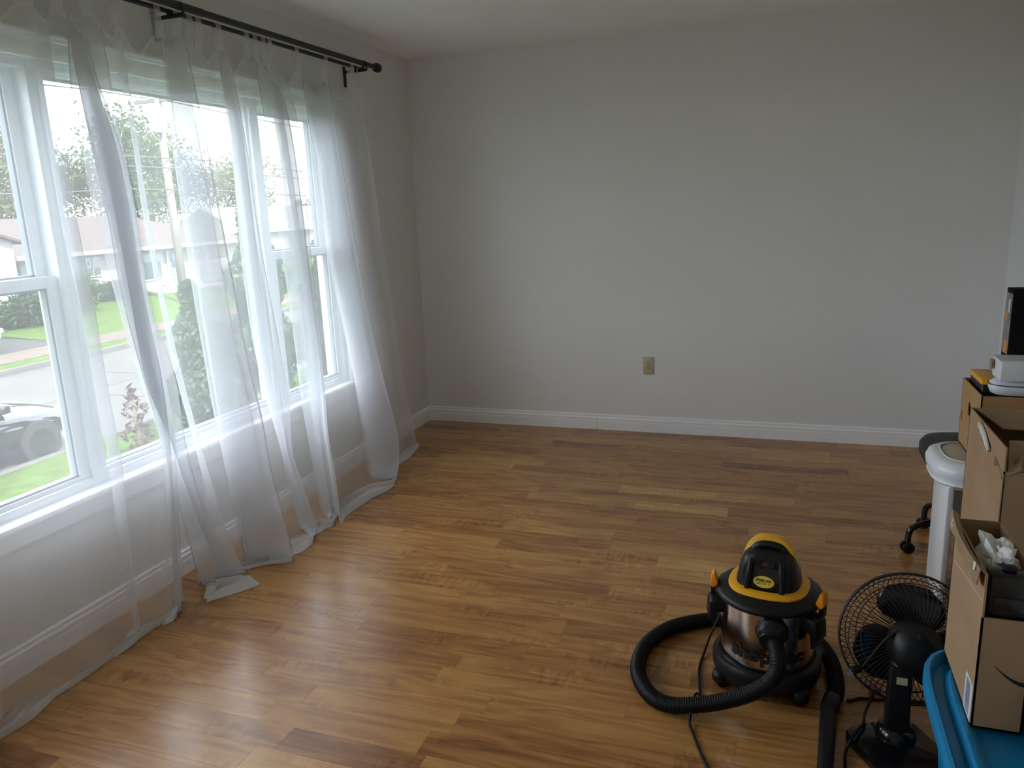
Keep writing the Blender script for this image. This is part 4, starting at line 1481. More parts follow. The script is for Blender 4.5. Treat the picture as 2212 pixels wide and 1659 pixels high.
def crumple(name, label, cat, c, sx, sy, sz, m, seed, lv=3, amp=0.35, flat=None):
    bm_ = bmesh.new()
    bmesh.ops.create_icosphere(bm_, subdivisions=lv, radius=1.0)
    for v in bm_.verts:
        n_ = noise.noise(v.co * 1.7 + Vector((seed, 0, 0))) * amp + abs(noise.noise(v.co * 3.7 + Vector((0, seed, 0)))) * amp * 0.8
        v.co = v.co * (0.8 + n_)
        v.co = Vector((v.co.x * sx, v.co.y * sy, max(v.co.z, -0.75) * sz))
    me = bpy.data.meshes.new(name)
    bm_.to_mesh(me)
    bm_.free()
    me.materials.append(MATS[m])
    o = bpy.data.objects.new(name, me)
    link(o)
    o.location = c
    return tag(o, label, cat)


crumple('packing_paper', 'crumpled white packing paper poking out of the narrow cardboard box', 'paper', (2.836, -3.085, 0.690), 0.038, 0.075, 0.052, 'paper_white', 2.2, 4, 0.5)
# black plastic case stuffed in the front of the narrow box
cs = empty('black_case', (2.836, -3.177, 0.585), 0, 'glossy black plastic case sticking out of the narrow cardboard box front', 'case')
MB().box(-0.041, 0.041, -0.024, 0.022, 0.0, 0.125).build('shell', 'bin_black', cs, bevel=0.012, seg=3)
MB().box(-0.030, 0.030, -0.0262, -0.0235, 0.020, 0.075).build('window_panel', 'plastic_black_gloss', cs, bevel=0.001)
MB().box(-0.012, 0.012, -0.010, 0.010, 0.125, 0.136).build('catch', 'plastic_black', cs, bevel=0.003)
cs2 = empty('black_toolbox', (2.992, -3.135, 0.3525), 0, 'black plastic toolbox standing on the blue tote beside the narrow box', 'toolbox')
MB().box(-0.095, 0.095, -0.15, 0.15, 0.0, 0.10).build('body', 'bin_black', cs2, bevel=0.008)
MB().box(-0.098, 0.098, -0.153, 0.153, 0.102, 0.145).build('lid', 'plastic_black', cs2, bevel=0.012)
MB().tube(catmull([(0, -0.06, 0.14), (0, -0.055, 0.165), (0, 0, 0.172), (0, 0.055, 0.165), (0, 0.06, 0.14)], 5), 0.008, 10).build('handle', 'plastic_black', cs2, smooth=True)

# --- tall carton behind
B0, B1, BY0, BY1, BZ1 = 2.950, 3.330, -2.612, -2.185, 0.800
boxB = carton('tall open brown cardboard box on the floor with a torn hand hole', B0, B1, BY0, BY1, 0.0, BZ1, 'cardboard', front_z=0.735, holes=[(-2.405, 0.755, 0.060, 0.016)])
oB = Vector(boxB.location)


def B_(p):
    return tuple(Vector(p) - oB)


def flap(root, fn, pts, m='cardboard_inner', label=None):
    o = quad_slab(MB(), [fn(p) for p in pts], 0.004).build('flap', m, root)
    if label:
        o['label'] = label
    return o


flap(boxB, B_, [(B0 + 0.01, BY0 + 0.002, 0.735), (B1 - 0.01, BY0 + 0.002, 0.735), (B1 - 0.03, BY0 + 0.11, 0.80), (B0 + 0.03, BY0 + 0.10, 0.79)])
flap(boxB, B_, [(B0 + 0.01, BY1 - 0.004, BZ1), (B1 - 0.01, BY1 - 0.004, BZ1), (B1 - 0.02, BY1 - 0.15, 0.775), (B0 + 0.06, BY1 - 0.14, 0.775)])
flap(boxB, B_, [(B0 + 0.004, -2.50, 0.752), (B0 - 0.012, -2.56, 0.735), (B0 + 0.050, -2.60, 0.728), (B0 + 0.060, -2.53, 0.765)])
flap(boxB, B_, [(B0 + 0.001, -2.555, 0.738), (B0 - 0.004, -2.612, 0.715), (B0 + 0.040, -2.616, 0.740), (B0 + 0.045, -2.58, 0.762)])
tw = MB()
rows = []
for k in range(9):
    t = k / 8
    y_ = -2.335 - 0.135 * t
    zc = 0.792 - 0.045 * t
    w = 0.014 * math.sin(PI * (0.12 + 0.80 * t))
    rows.append([B_((B0 - 0.003, y_, zc + w)), B_((B0 - 0.011, y_, zc)), B_((B0 - 0.004, y_, zc - w))])
t_o = tw.grid(rows).build('torn_edge', 'paper_torn', boxB, smooth=True, solid=0.002)
t_o['label'] = 'pale torn paper edge of the hand hole'
MB().tube([B_((B0 - 0.0004, BY0 - 0.0004, 0.01)), B_((B0 - 0.0004, BY0 - 0.0004, 0.73))], 0.0022, 6).build('corner_fold', 'cardboard_inner', boxB)

# --- white side table with padded top
tb = empty('side_table', (3.15, -1.85, 0), 0, 'white side table with rounded rim and beige padded top, under the holed box', 'table')
hx, hy = 0.245, 0.170
loft([rrect(0.030, 0.455, 3.4), rrect(0.010, 0.458, 3.4), rrect(0.0, 0.468, 3.4), rrect(0.004, 0.478, 3.4), rrect(-0.004, 0.492, 3.4), rrect(-0.006, 0.515, 3.4), rrect(0.002, 0.536, 3.4), rrect(0.020, 0.547, 3.4), rrect(0.036, 0.545, 3.4)]).build('top_rim', 'enamel_white', tb, smooth=True, auto=60)
loft([rrect(0.040, 0.540, 3.4), rrect(0.040, 0.546, 3.4), rrect(0.052, 0.550, 3.4), rrect(0.12, 0.551, 3.4)]).build('padded_top', 'vinyl_beige', tb, smooth=True, auto=60)
pp = rrect(0.038, 0.5485, 3.4)
MB().tube(pp, 0.0035, 6, closed=True).build('piping', 'piping_beige', tb, smooth=True)
for sx in (-1, 1):
    MB().box(sx * 0.192 - 0.011, sx * 0.192 + 0.011, -0.135, 0.115, 0.0, 0.462).build('side_panel', 'enamel_white', tb, bevel=0.004)
MB().box(-0.181, 0.181, -0.010, 0.010, 0.30, 0.40).build('stretcher', 'enamel_white', tb, bevel=0.004)

# --- carton with round holes on the table, and what is in it
C0, C1, CY0, CY1, CZ0, CZ1 = 3.020, 3.380, -1.995, -1.705, 0.5515, 0.792
boxC = carton('small brown cardboard box with punched holes standing on the white side table', C0, C1, CY0, CY1, CZ0, CZ1, 'cardboard_orange',
              holes=[(-1.835, 0.705, 0.020, 0.028), (-1.735, 0.655, 0.010, 0.020), (-1.90, 0.615, 0.007, 0.010)])
yb = empty('yellow_black_case', (3.065, -1.83, 0.556), 0, 'black case with yellow edging inside the holed cardboard box', 'case')
MB().box(-0.030, 0.030, -0.085, 0.095, 0.0, 0.262).build('shell', 'plastic_black', yb, bevel=0.006)
MB().box(-0.034, 0.034, -0.089, 0.099, 0.258, 0.276).build('yellow_edge', 'plastic_yellow', yb, bevel=0.004)
ac = empty('printed_carton', (3.225, -1.848, 0.556), 0, 'tall black carton with printed grey and orange side panel, at the right edge', 'box')
MB().box(-0.120, 0.120, -0.052, 0.035, 0.0, 0.580).build('shell', 'print_black', ac, bevel=0.003)
pa = MB().box(-0.1212, -0.1200, -0.044, 0.030, 0.36, 0.565).build('printed_panel', 'print_grey', ac)
MB().box(-0.1220, -0.1211, -0.042, 0.006, 0.362, 0.405).build('printed_patch', 'print_orange', pa)
MB().box(-0.1220, -0.1211, -0.012, 0.012, 0.470, 0.505).build('printed_patch', 'print_orange', pa)
MB().box(-0.1220, -0.1211, -0.030, -0.010, 0.500, 0.545).build('printed_patch', 'paper_torn', pa)
wt = empty('white_appliance', (3.150, -1.955, 0.7925), 0, 'rounded white plastic appliance lying on top of the holed box', 'appliance')
hx, hy = 0.105, 0.052
loft([rrect(0.022, 0.0, 2.8), rrect(0.006, 0.008, 2.8), rrect(0.0, 0.026, 2.8), rrect(0.004, 0.044, 2.8), rrect(0.018, 0.054, 2.8), rrect(0.035, 0.056, 2.8)]).build('shell', 'plastic_white', wt, smooth=True, auto=60)
MB().tube(rrect(-0.001, 0.038, 2.8), 0.0016, 6, closed=True).build('seam', 'slot_dark', wt, smooth=True)
wb = empty('white_carton', (3.155, -1.952, 0.8495), 0, 'small white cardboard carton on top of the rounded white appliance', 'box')
MB().box(-0.092, 0.120, -0.064, 0.044, 0.0, 0.066).build('shell', 'carton_white', wb, bevel=0.002)
MB().box(-0.096, 0.118, -0.062, 0.046, 0.0665, 0.0685).build('lid_panel', 'carton_white', wb)
tf = MB().lathe([(0.018, 0), (0.018, 0.004), (0, 0.004)], 20)
tf.v = [(-0.098 - z, 0.030 + x * 0.9, 0.040 + y) for x, y, z in tf.v]
tf.build('tuck_tab', 'cardboard_inner', wb)

# --- office chair behind the table
ch = empty('office_chair', (3.155, -1.455, 0), 0, 'black office chair on casters, half hidden behind the white side table', 'chair')
st = MB()
hx, hy = 0.215, 0.200
loft([rrect(0.040, 0.385, 3), rrect(0.010, 0.392, 3), rrect(0.0, 0.410, 3), rrect(0.0, 0.440, 3), rrect(0.012, 0.458, 3), rrect(0.05, 0.466, 3), rrect(0.12, 0.464, 3)]).build('seat', 'chair_vinyl', ch, smooth=True, auto=70)
MB().tube([(0, 0, 0.10), (0, 0, 0.22)], 0.028, 18).build('column', 'plastic_black', ch, smooth=True, auto=40)
MB().tube([(0, 0, 0.20), (0, 0, 0.39)], 0.018, 16).build('gas_lift', 'plastic_black_gloss', ch, smooth=True, auto=40)
for k in range(5):
    a = math.radians(196.2 - 72 * (k - 0))
    d = Vector((math.cos(a), math.sin(a), 0))
    e = d * 0.258
    lp = catmull([d * 0.02 + Vector((0, 0, 0.145)), d * 0.12 + Vector((0, 0, 0.138)), d * 0.20 + Vector((0, 0, 0.126)), d * 0.243 + Vector((0, 0, 0.108)), d * 0.256 + Vector((0, 0, 0.08)), d * 0.258 + Vector((0, 0, 0.05))], 5)
    lg = MB().tube(lp, 0.0125, 12).build('leg', 'plastic_black_gloss', ch, smooth=True, auto=40)
    t = Vector((-d.y, d.x, 0))
    w_ = MB()
    for s in (-1, 1):
        c0 = e + Vector((0, 0, 0.024)) + t * (s * 0.013 - 0.007)
        w_.tube([c0, c0 + t * 0.002, c0 + t * 0.012, c0 + t * 0.014], [0.020, 0.0238, 0.0238, 0.020], 20)
    w_.tube([e + Vector((0, 0, 0.024)) - t * 0.02, e + Vector((0, 0, 0.024)) + t * 0.02], 0.006, 8)
    w_.build('caster', 'plastic_black', lg, smooth=True, auto=40)
bk = MB()
rows = []
for i in range(9):
    z_ = 0.55 + 0.24 * i / 8
    row = []
    for j in range(9):
        y_ = -0.17 + 0.34 * j / 8
        row.append((0.205 - 0.04 * (1 - (y_ / 0.17) ** 2) * -1 + 0.02 * (i / 8), y_ * (1 - 0.12 * (i / 8) ** 3), z_))
    rows.append(row)
bk.grid(rows).build('backrest', 'chair_vinyl', ch, smooth=True, solid=0.05, fixn=False)
MB().tube(catmull([(0.10, 0, 0.375), (0.22, 0, 0.38), (0.275, 0, 0.45), (0.278, 0, 0.62)], 5), 0.014, 12).build('back_bar', 'plastic_black', ch, smooth=True)

# ================================================================== outdoors
ZG = -1.8


def ground(name, label, x0, x1, y0, y1, z0, z1, m):
    """slab whose top runs from z0 at x1 (near) to z1 at x0 (far)"""
    mb = MB()
    mb.add([(x1, y0, z0), (x1, y1, z0), (x0, y1, z1), (x0, y0, z1), (x1, y0, z0 - 0.3), (x1, y1, z0 - 0.3), (x0, y1, z1 - 0.3), (x0, y0, z1 - 0.3)],
           [(0, 1, 2, 3), (7, 6, 5, 4), (0, 4, 5, 1), (1, 5, 6, 2), (2, 6, 7, 3), (3, 7, 4, 0)])
    return tag(mb.build(name, m), label, kind='structure')


GY0, GY1 = -30, 70
ground('front_lawn', 'sunny green lawn below the window', -7.6, -0.2, GY0, GY1, ZG, ZG, 'grass')
rd = empty('road', (0, 0, 0), 0, 'pale concrete road between the two lawns', None, None, 'structure')
ground('x', None, -14.9, -7.6, GY0, GY1, ZG - 0.13, ZG - 0.13, 'concrete_road').parent = rd
rd.children[0].name = 'road_bed'
rd.children[0].data.name = 'road_bed'
del rd.children[0]['kind']
slab = MB().box(-1.79, 1.79, -2.24, 2.24, -0.05, 0.0).build('slab', 'concrete_road', rd)
slab.location = (-9.45, -4.5, ZG - 0.118)
for i in range(9):
    for j in (0, 1):
        if i == 0 and j == 0:
            continue
        c = slab.copy()
        COL.objects.link(c)
        c.location = (-9.45 - 3.62 * j, -4.5 + 4.52 * i + (1.9 if j else 0), ZG - 0.118)
kb = empty('kerb', (0, 0, 0), 0, 'concrete kerb along both sides of the road', None, None, 'structure')
MB().box(-7.72, -7.58, GY0, GY1, ZG - 0.2, ZG + 0.02).build('kerb_stone', 'concrete_road', kb, bevel=0.02)
MB().box(-15.0, -14.86, GY0, GY1, ZG - 0.2, ZG + 0.02).build('kerb_stone', 'concrete_road', kb, bevel=0.02)
ground('verge', 'narrow grass strip between the road and the sidewalk', -15.7, -15.0, GY0, GY1, ZG, ZG, 'grass')
sw_ = empty('sidewalk', (0, 0, 0), 0, 'pinkish sidewalk across the road', None, None, 'structure')
ps = MB().box(-0.68, 0.68, -0.745, 0.745, -0.1, 0.0).build('paving_slab', 'sidewalk_pink', sw_)
ps.location = (-16.4, -12, ZG + 0.02)
for i in range(1, 42):
    c = ps.copy()
    COL.objects.link(c)
    c.location = (-16.4, -12 + 1.5 * i, ZG + 0.02)
ground('verge', 'ground under the sidewalk across the road', -17.15, -15.7, GY0, GY1, ZG - 0.04, ZG - 0.04, 'concrete_road')
ground('far_lawn', 'sloping green lawn in front of the house across the road', -60, -17.1, 11.6, GY1, ZG, ZG + 2.1, 'grass')
ground('driveway', 'dark asphalt driveway across the road with the silver car', -24, -17.1, 3.5, 11.6, ZG, ZG + 0.2, 'asphalt')
ground('far_lawn', 'green lawn beyond the driveway', -60, -17.1, GY0, 3.5, ZG, ZG + 1.4, 'grass')


def foliage(n, fn, size, seed):
    """n small leaf quads; fn(rng) gives leaf centres"""
    g = np.random.default_rng(seed)
    C = fn(g, n)
    n = len(C)
    d1 = g.normal(size=(n, 3))
    d1 /= np.linalg.norm(d1, axis=1)[:, None]
    d2 = g.normal(size=(n, 3))
    d2 -= d1 * np.sum(d1 * d2, axis=1)[:, None]
    d2 /= np.linalg.norm(d2, axis=1)[:, None]
    s = size * g.uniform(0.6, 1.3, size=(n, 1))
    V = np.stack([C - d1 * s, C + d2 * s * 0.45, C + d1 * s, C - d2 * s * 0.45], axis=1).reshape(-1, 3)
    return V, np.repeat(g.uniform(0, 1, n), 4)


def leaf_obj(name, V, tone, m, parent):
    n = len(V) // 4
    me = bpy.data.meshes.new(name)
    me.vertices.add(len(V))
    me.vertices.foreach_set('co', V.astype(np.float32).ravel())
    me.loops.add(n * 4)
    me.loops.foreach_set('vertex_index', np.arange(n * 4, dtype=np.int32))
    me.polygons.add(n)
    me.polygons.foreach_set('loop_start', np.arange(0, n * 4, 4, dtype=np.int32))
    me.update(calc_edges=True)
    set_attr(me, 'tone', tone.astype(np.float32))
    me.materials.append(MATS[m])
    o = bpy.data.objects.new(name, me)
    return link(o, parent)


def crown_fn(rx, ry, rz, cz, clumps, spread, seed):
    g0 = np.random.default_rng(seed)
    K = g0.normal(size=(clumps, 3))
    K /= np.linalg.norm(K, axis=1)[:, None]
    K *= g0.uniform(0.35, 0.85, size=(clumps, 1))

    def fn(g, n):
        k = g.integers(0, clumps, n)
        P = K[k] + g.normal(size=(n, 3)) * spread
        return P * np.array([rx, ry, rz]) + np.array([0, 0, cz])
    return fn


def tree(name, label, loc, trunk_h, rx, ry, rz, n, leaf, m, seed, cat='tree', group=None):
    t = empty(name, loc, 0, label, cat, group)
    MB().tube([(0, 0, -0.1), (0.05, 0, trunk_h * 0.6), (0, 0.05, trunk_h + rz)], [0.16 * rx / 2 + 0.06, 0.12 * rx / 2 + 0.04, 0.03], 8).build('trunk', 'bark', t, smooth=True)
    V, tone = foliage(n, crown_fn(rx, ry, rz, trunk_h + rz * 0.85, 26, 0.20, seed), leaf, seed)
    leaf_obj('crown', V, tone, m, t)
    return t


def cone_shrub(name, label, loc, h, r, n, leaf, m, seed, group=None, sparse=False):
    t = empty(name, loc, 0, label, 'shrub', group)
    MB().tube([(0, 0, -0.05), (0.02, 0, h * 0.5), (0, 0, h * 0.9)], [0.05, 0.035, 0.01], 7).build('stem', 'bark', t, smooth=True)

    def fn(g, n_):
        z = g.uniform(0.03, 1, n_)
        prof = np.sqrt(np.clip(1 - z, 0, 1)) * (0.75 + 0.25 * np.sin(z * 19 + 1)) * np.minimum(1, z * 6)
        a = g.uniform(0, 2 * PI, n_)
        rr = r * prof * np.sqrt(g.uniform(0.25, 1.1, n_)) * (1 + 0.22 * np.sin(3 * a + z * 8))
        return np.stack([rr * np.cos(a), rr * np.sin(a), z * h], axis=1)
    V, tone = foliage(n, fn, leaf, seed)
    leaf_obj('foliage', V, tone, m, t)
    return t


GT = 'trees behind the house across the road'
tree('yellowing_tree', 'yellow green leafy tree behind the garage at the far left', (-38.5, 26.8, -0.9), 1.8, 4.1, 3.1, 3.4, 6000, 0.17, 'leaf_yellow', 11, group=GT)
tree('leafy_tree', 'broad green leafy tree behind the house roof, left of the utility pole', (-38.5, 34.6, -0.9), 2.2, 4.6, 3.3, 3.9, 8000, 0.18, 'leaf_green', 12, group=GT)
tree('leafy_tree', 'green leafy tree behind the house, right behind the utility pole', (-45, 44.6, -0.9), 2.2, 4.3, 3.9, 3.8, 6000, 0.18, 'leaf_green', 13, group=GT)
tree('leafy_tree', 'pale green tree right of the house across the road', (-44, 54.0, -0.9), 1.9, 4.2, 4.9, 3.3, 6000, 0.18, 'leaf_yellow', 14, group=GT)
tree('leafy_tree', 'low green tree far right, seen through the last window', (-42, 65.0, -0.9), 0.8, 4.0, 4.5, 2.0, 5000, 0.18, 'leaf_green', 15, group=GT)
cone_shrub('cedar_shrub', 'dense green shrub in the front yard behind the curtain middle', (-5.5, 3.85, ZG), 2.45, 0.62, 9000, 0.055, 'leaf_cedar', 21, 'shrubs in the front yard')
cone_shrub('cedar_shrub', 'tallest dark green shrub in the front yard, between the two others', (-5.5, 5.35, ZG), 3.5, 0.85, 10000, 0.065, 'leaf_cedar', 22, 'shrubs in the front yard')
cone_shrub('cedar_shrub', 'dark green shrub seen through the far double-hung window', (-5.6, 7.5, ZG), 2.9, 0.95, 10000, 0.065, 'leaf_dark', 23, 'shrubs in the front yard')
cone_shrub('reddish_shrub', 'small sparse reddish shrub on the front lawn', (-5.95, 3.02, ZG), 1.15, 0.30, 190, 0.06, 'leaf_red', 24)


def hedge(name, label, loc, rx, ry, h, n, m, seed):
    t = empty(name, loc, 0, label, 'bush')
    MB().tube([(0, 0, -0.1), (0, 0, h * 0.6)], [0.06, 0.02], 6).build('stem', 'bark', t)
    V, tone = foliage(n, crown_fn(rx, ry, h * 0.5, h * 0.5, 18, 0.22, seed), 0.09, seed)
    leaf_obj('foliage', V, tone, m, t)
    return t


hedge('hedge', 'dark green hedge beyond the silver car', (-20.5, 13.2, ZG + 0.1), 0.8, 1.2, 1.25, 4000, 'leaf_dark', 31)
hedge('round_bush', 'tall rounded bush at the left end of the house front', (-21.8, 16.2, ZG + 0.15), 0.75, 0.80, 1.9, 3500, 'leaf_green', 32)
hedge('low_bush', 'low bush under the front window of the house', (-23.1, 19.3, ZG + 0.3), 0.6, 1.1, 0.75, 2500, 'leaf_dark', 33)
hedge('low_bush', 'low bush beside the porch steps of the house', (-22.9, 26.7, ZG + 0.3), 0.6, 0.9, 0.8, 2200, 'leaf_dark', 34)

# ---- house across the road
hs = empty('house', (-24, 21, ZG + 0.3), 0, 'white bungalow with pinkish ribbed metal roof across the road', 'house')


def H_(p):
    return (p[0] + 24, p[1] - 21, p[2] - (ZG + 0.3))


def hbox(name, m, parent, x0, x1, y0, y1, z0, z1, bevel=0.0):
    a, b = H_((x0, y0, z0)), H_((x1, y1, z1))
    return MB().box(a[0], b[0], a[1], b[1], a[2], b[2]).build(name, m, parent, bevel=bevel)


EZ, HY0, HY1 = 0.47, 16.0, 28.2
hbox('wall', 'siding_lap', hs, -32, -24, HY0, HY1, ZG, EZ - 0.02)
rf = MB()
ex0, ex1, ey0, ey1 = -32.6, -23.4, HY0 - 0.6, HY1 + 0.6
rz, rx, ry0, ry1 = 1.86, -28, HY0 - 0.6, HY1 - 3.4
rf.add([H_(p) for p in [(ex1, ey0, EZ), (ex1, ey1, EZ), (ex0, ey1, EZ), (ex0, ey0, EZ), (rx, ry0, rz), (rx, ry1, rz)]], [(0, 1, 5, 4), (2, 3, 4, 5), (1, 2, 5), (3, 0, 4), (3, 2, 1, 0)])
roof = rf.build('roof', 'roof_metal', hs)
hbox('fascia', 'fascia_white', hs, ex1 - 0.02, ex1 + 0.10, ey0, ey1, EZ - 0.14, EZ + 0.01)
hbox('fascia', 'fascia_white', hs, ex0, ex1, ey1 - 0.02, ey1 + 0.08, EZ - 0.14, EZ + 0.01)
hbox('soffit', 'siding_white', hs, -24, ex1, ey0, ey1, EZ - 0.16, EZ - 0.12)


def hwindow(y0, y1, z0, z1):
    w = hbox('window', 'siding_white', hs, -24.0, -23.94, y0 - 0.08, y1 + 0.08, z0 - 0.08, z1 + 0.08)
    hbox('pane', 'house_glass', w, -23.95, -23.925, y0, y1, z0, z1)
    ym = (y0 + y1) / 2
    hbox('glazing_bar', 'siding_white', w, -23.93, -23.91, ym - 0.025, ym + 0.025, z0, z1)


hwindow(17.75, 18.35, -0.55, 0.17)
hwindow(18.75, 19.45, -0.50, 0.20)
hwindow(21.75, 22.75, -0.95, 0.10)
d_ = hbox('door', 'house_door', hs, -24.0, -23.93, 23.25, 24.05, -1.42, 0.12)
hbox('door_glass', 'house_glass', d_, -23.94, -23.91, 23.42, 23.88, -0.55, 0.02)
hbox('door_frame', 'siding_white', d_, -24.0, -23.90, 23.10, 23.22, -1.42, 0.18)
hbox('porch_step', 'brick_step', hs, -24.0, -22.6, 21.4, 25.2, ZG, -1.42)
hbox('porch_step', 'brick_step', hs, -22.6, -22.2, 22.6, 24.4, ZG, -1.58)
for yp in (21.45, 22.25, 23.0):
    hbox('rail_post', 'siding_white', hs, -22.72, -22.66, yp - 0.03, yp + 0.03, -1.42, -0.70)
hbox('porch_rail', 'siding_white', hs, -22.73, -22.65, 21.42, 23.03, -0.72, -0.66)
hbox('porch_rail', 'siding_white', hs, -22.72, -22.66, 21.42, 23.03, -1.22, -1.18)
hbox('rail_post', 'siding_white', hs, -23.46, -23.34, 25.0, 25.12, -1.42, EZ - 0.12)

# ---- gabled garage, white, nearer on the left
gr_ = empty('garage', (-23.5, 10.8, ZG + 0.1), 0, 'white gabled garage at the far left across the road', 'garage')


def G_(p):
    return (p[0] + 23.5, p[1] - 10.8, p[2] - ZG - 0.1)


gw = MB()
pr_ = [(7.0, ZG), (14.6, ZG), (14.6, 1.08), (10.8, 2.30), (7.0, 1.08)]
gw.add([G_((-22.4, a, b)) for a, b in pr_] + [G_((-26.0, a, b)) for a, b in pr_], [(0, 1, 2, 3, 4), (9, 8, 7, 6, 5), (0, 5, 6, 1), (1, 6, 7, 2), (2, 7, 8, 3), (3, 8, 9, 4), (4, 9, 5, 0)])
gw.build('wall', 'siding_lap', gr_)
for s in (-1, 1):
    quad_slab(MB(), [G_(p) for p in [(-22.1, 10.8, 2.32), (-22.1, 10.8 + s * 4.15, 1.0), (-26.3, 10.8 + s * 4.15, 1.0), (-26.3, 10.8, 2.32)]], 0.08 * -s).build('roof', 'roof_metal', gr_)
gd = MB().box(*[v for ab in zip(G_((-22.4, 8.4, ZG)), G_((-22.34, 12.2, 0.35))) for v in ab]).build('garage_door', 'siding_white', gr_)
for i in range(4):
    z0_ = ZG + 0.05 + i * 0.52
    a, b = G_((-22.345, 8.45, z0_)), G_((-22.325, 12.15, z0_ + 0.48))
    MB().box(a[0], b[0], a[1], b[1], a[2], b[2]).build('door_panel', 'siding_white', gd, bevel=0.005)

# ---- white house further along
h2 = empty('house', (-33, 41, ZG + 0.6), 0, 'white house with pale roof further right along the street', 'house')


def K_(p):
    return (p[0] + 33, p[1] - 41, p[2] - ZG - 0.6)


a, b = K_((-38, 39.0, ZG)), K_((-32, 55, 0.55))
MB().box(a[0], b[0], a[1], b[1], a[2], b[2]).build('wall', 'siding_lap', h2)
MB().add([K_(p) for p in [(-31.5, 38.5, 0.5), (-31.5, 55.5, 0.5), (-38.5, 55.5, 0.5), (-38.5, 38.5, 0.5), (-35, 38.5, 2.3), (-35, 55.5, 2.3)]], [(0, 1, 5, 4), (2, 3, 4, 5), (1, 2, 5), (3, 0, 4), (3, 2, 1, 0)]).build('roof', 'fascia_white', h2)
for y_ in (40, 44, 49):
    a, b = K_((-32, y_, -0.7)), K_((-31.95, y_ + 1.4, 0.1))
    MB().box(a[0], b[0], a[1], b[1], a[2], b[2]).build('window', 'house_glass', h2)

# ---- utility pole and wires
up = empty('utility_pole', (-20, 19.6, ZG + 0.2), 0, 'grey wooden utility pole with transformer across the road', 'pole')
MB().tube([(0, 0, -0.1), (0, 0, 4.0), (0, 0, 8.1)], [0.17, 0.15, 0.12], 14).build('post', 'wood_pole', up, smooth=True)
MB().box(-1.1, 1.1, -0.06, 0.06, 7.45, 7.57).build('crossarm', 'wood_pole', up)
MB().lathe([(0.0, 6.30), (0.20, 6.32), (0.22, 6.36), (0.22, 7.02), (0.19, 7.10), (0.05, 7.14), (0, 7.14)], 20, (0.12, -0.36, 0)).build('transformer', 'transformer_grey', up, smooth=True, auto=40)
for y_ in (-0.95, -0.4, 0.4, 0.95):
    MB().lathe([(0.05, 7.57), (0.06, 7.62), (0.035, 7.66), (0.055, 7.70), (0.03, 7.76), (0, 7.77)], 10, (y_, 0, 0)).build('insulator', 'transformer_grey', up, smooth=True)
for i, (z_, dx) in enumerate(((6.21, 0.95), (6.215, -0.95), (3.9, 0.21), (3.55, 0.21), (2.75, 0.22))):
    w = MB()
    pts = []
    for k in range(25):
        t = k / 24
        yy = -30 + 95 * t
        s1 = (abs(yy - 19.6) / 48.0)
        pts.append((-20 + dx, yy, z_ - 1.1 * 4 * s1 * (1 - min(1, s1)) * 0.5))
    w.tube(pts, 0.022, 5, cap=False)
    tag(w.build('power_line', 'wire_dark', None, smooth=True, fixn=False), ['uppermost overhead power line across the street', 'second overhead power line, on the far end of the crossarm', 'third overhead line, above the telephone lines', 'fourth overhead line from the top, a telephone line', 'lowest overhead line, crossing in front of the trees'][i], 'power line', 'overhead lines along the street')


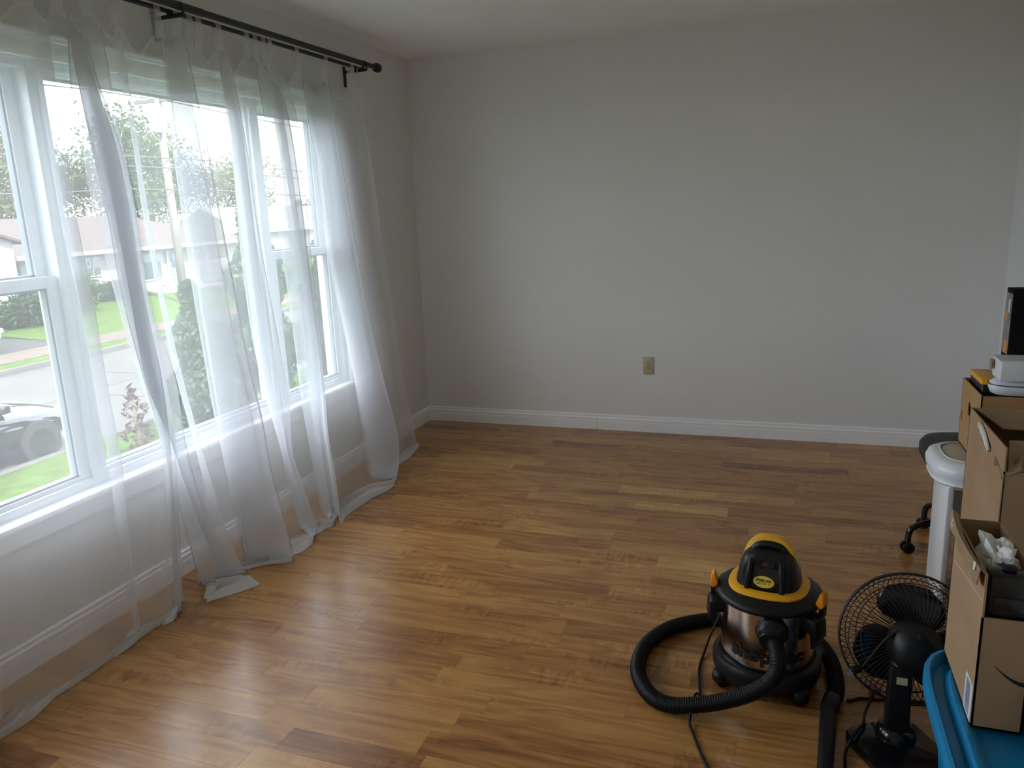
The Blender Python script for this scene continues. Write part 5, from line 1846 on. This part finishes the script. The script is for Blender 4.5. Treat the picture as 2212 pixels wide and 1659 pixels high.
# ---- cars
def car(name, label, loc, rz, paint):
    c = empty(name, loc, rz, label, 'car')
    # sections along length: (y, half width, z bottom, z belt)
    secs = [(-2.25, 0.62, 0.42, 0.66), (-2.18, 0.76, 0.30, 0.84), (-1.9, 0.86, 0.24, 0.93), (-1.2, 0.90, 0.22, 0.95), (0.0, 0.90, 0.22, 0.93), (0.85, 0.90, 0.22, 0.92), (1.5, 0.88, 0.22, 0.84), (1.95, 0.82, 0.25, 0.74), (2.18, 0.70, 0.32, 0.64), (2.25, 0.58, 0.40, 0.56)]
    mb = MB()
    n = 20
    vs = []
    for (y_, hw, zb, zt) in secs:
        for i in range(n):
            a = 2 * PI * i / n
            ca, sa = math.cos(a), math.sin(a)
            q_ = 1 / ((abs(ca) ** 3.6 + abs(sa) ** 3.6) ** (1 / 3.6))
            vs.append((hw * q_ * ca, y_, (zb + zt) / 2 + (zt - zb) / 2 * q_ * sa))
    fs = []
    for j in range(len(secs) - 1):
        for i in range(n):
            fs.append((j * n + i, j * n + (i + 1) % n, (j + 1) * n + (i + 1) % n, (j + 1) * n + i))
    fs += [tuple(range(n)), tuple((len(secs) - 1) * n + i for i in range(n - 1, -1, -1))]
    mb.add(vs, fs)
    mb.build('body', paint, c, smooth=True, auto=60, sub=1)

    def cab(z0, z1, k0, k1, ins, nm, m):
        b = MB()
        b.add([(-0.80 + ins, -1.75 + k0, z0), (0.80 - ins, -1.75 + k0, z0), (0.80 - ins, 1.12 - k0 * 1.1, z0), (-0.80 + ins, 1.12 - k0 * 1.1, z0),
               (-0.62, -1.05 + k1, z1), (0.62, -1.05 + k1, z1), (0.62, 0.28 - k1, z1), (-0.62, 0.28 - k1, z1)],
              [(0, 3, 2, 1), (4, 5, 6, 7), (0, 1, 5, 4), (1, 2, 6, 5), (2, 3, 7, 6), (3, 0, 4, 7)])
        return b.build(nm, m, c, bevel=0.05, seg=3)
    cab(0.86, 1.38, 0.0, 0.0, 0.0, 'windows', 'car_glass')
    r_ = MB().box(-0.64, 0.64, -1.08, 0.30, 1.36, 1.43).build('roof', paint, c, bevel=0.03, seg=3)
    for s in (-1, 1):
        p = MB()
        p.tube([(s * 0.80, 1.10, 0.90), (s * 0.635, 0.30, 1.38)], 0.035, 8)
        p.tube([(s * 0.80, -1.72, 0.90), (s * 0.635, -1.06, 1.38)], 0.045, 8)
        p.tube([(s * 0.80, -0.35, 0.90), (s * 0.635, -0.35, 1.39)], 0.035, 8)
        p.build('pillar', paint, c)
        MB().tube([(s * 0.885, -1.7, 0.90), (s * 0.895, 0.0, 0.90), (s * 0.885, 1.1, 0.88)], 0.012, 6).build('chrome_strip', 'chrome', c)
        MB().box(s * 0.98 - 0.10, s * 0.98 + 0.10, 0.78, 0.92, 0.90, 1.03).build('wing_mirror', paint, c, bevel=0.03)
        MB().box(s * 0.60 - 0.16, s * 0.60 + 0.16, 2.02, 2.20, 0.55, 0.68).build('headlamp', 'lamp_clear', c, bevel=0.03)
        for y_ in (-1.38, 1.42):
            t = MB().tube([(s * 0.72, y_, 0.32), (s * 0.91, y_, 0.32)], 0.32, 24)
            w = t.build('wheel', 'tyre', c, smooth=True, auto=40)
            MB().tube([(s * 0.90, y_, 0.32), (s * 0.925, y_, 0.32)], 0.20, 18).build('hub_cap', 'car_black', w, smooth=True, auto=40)
    return c


car('sedan', 'black sedan parked at the near side of the road', (-8.70, 1.62, ZG - 0.118), 0.0, 'car_black')
car('sedan', 'silver sedan parked on the driveway across the road', (-19.5, 9.15, ZG + 0.0), math.radians(-90), 'car_silver')
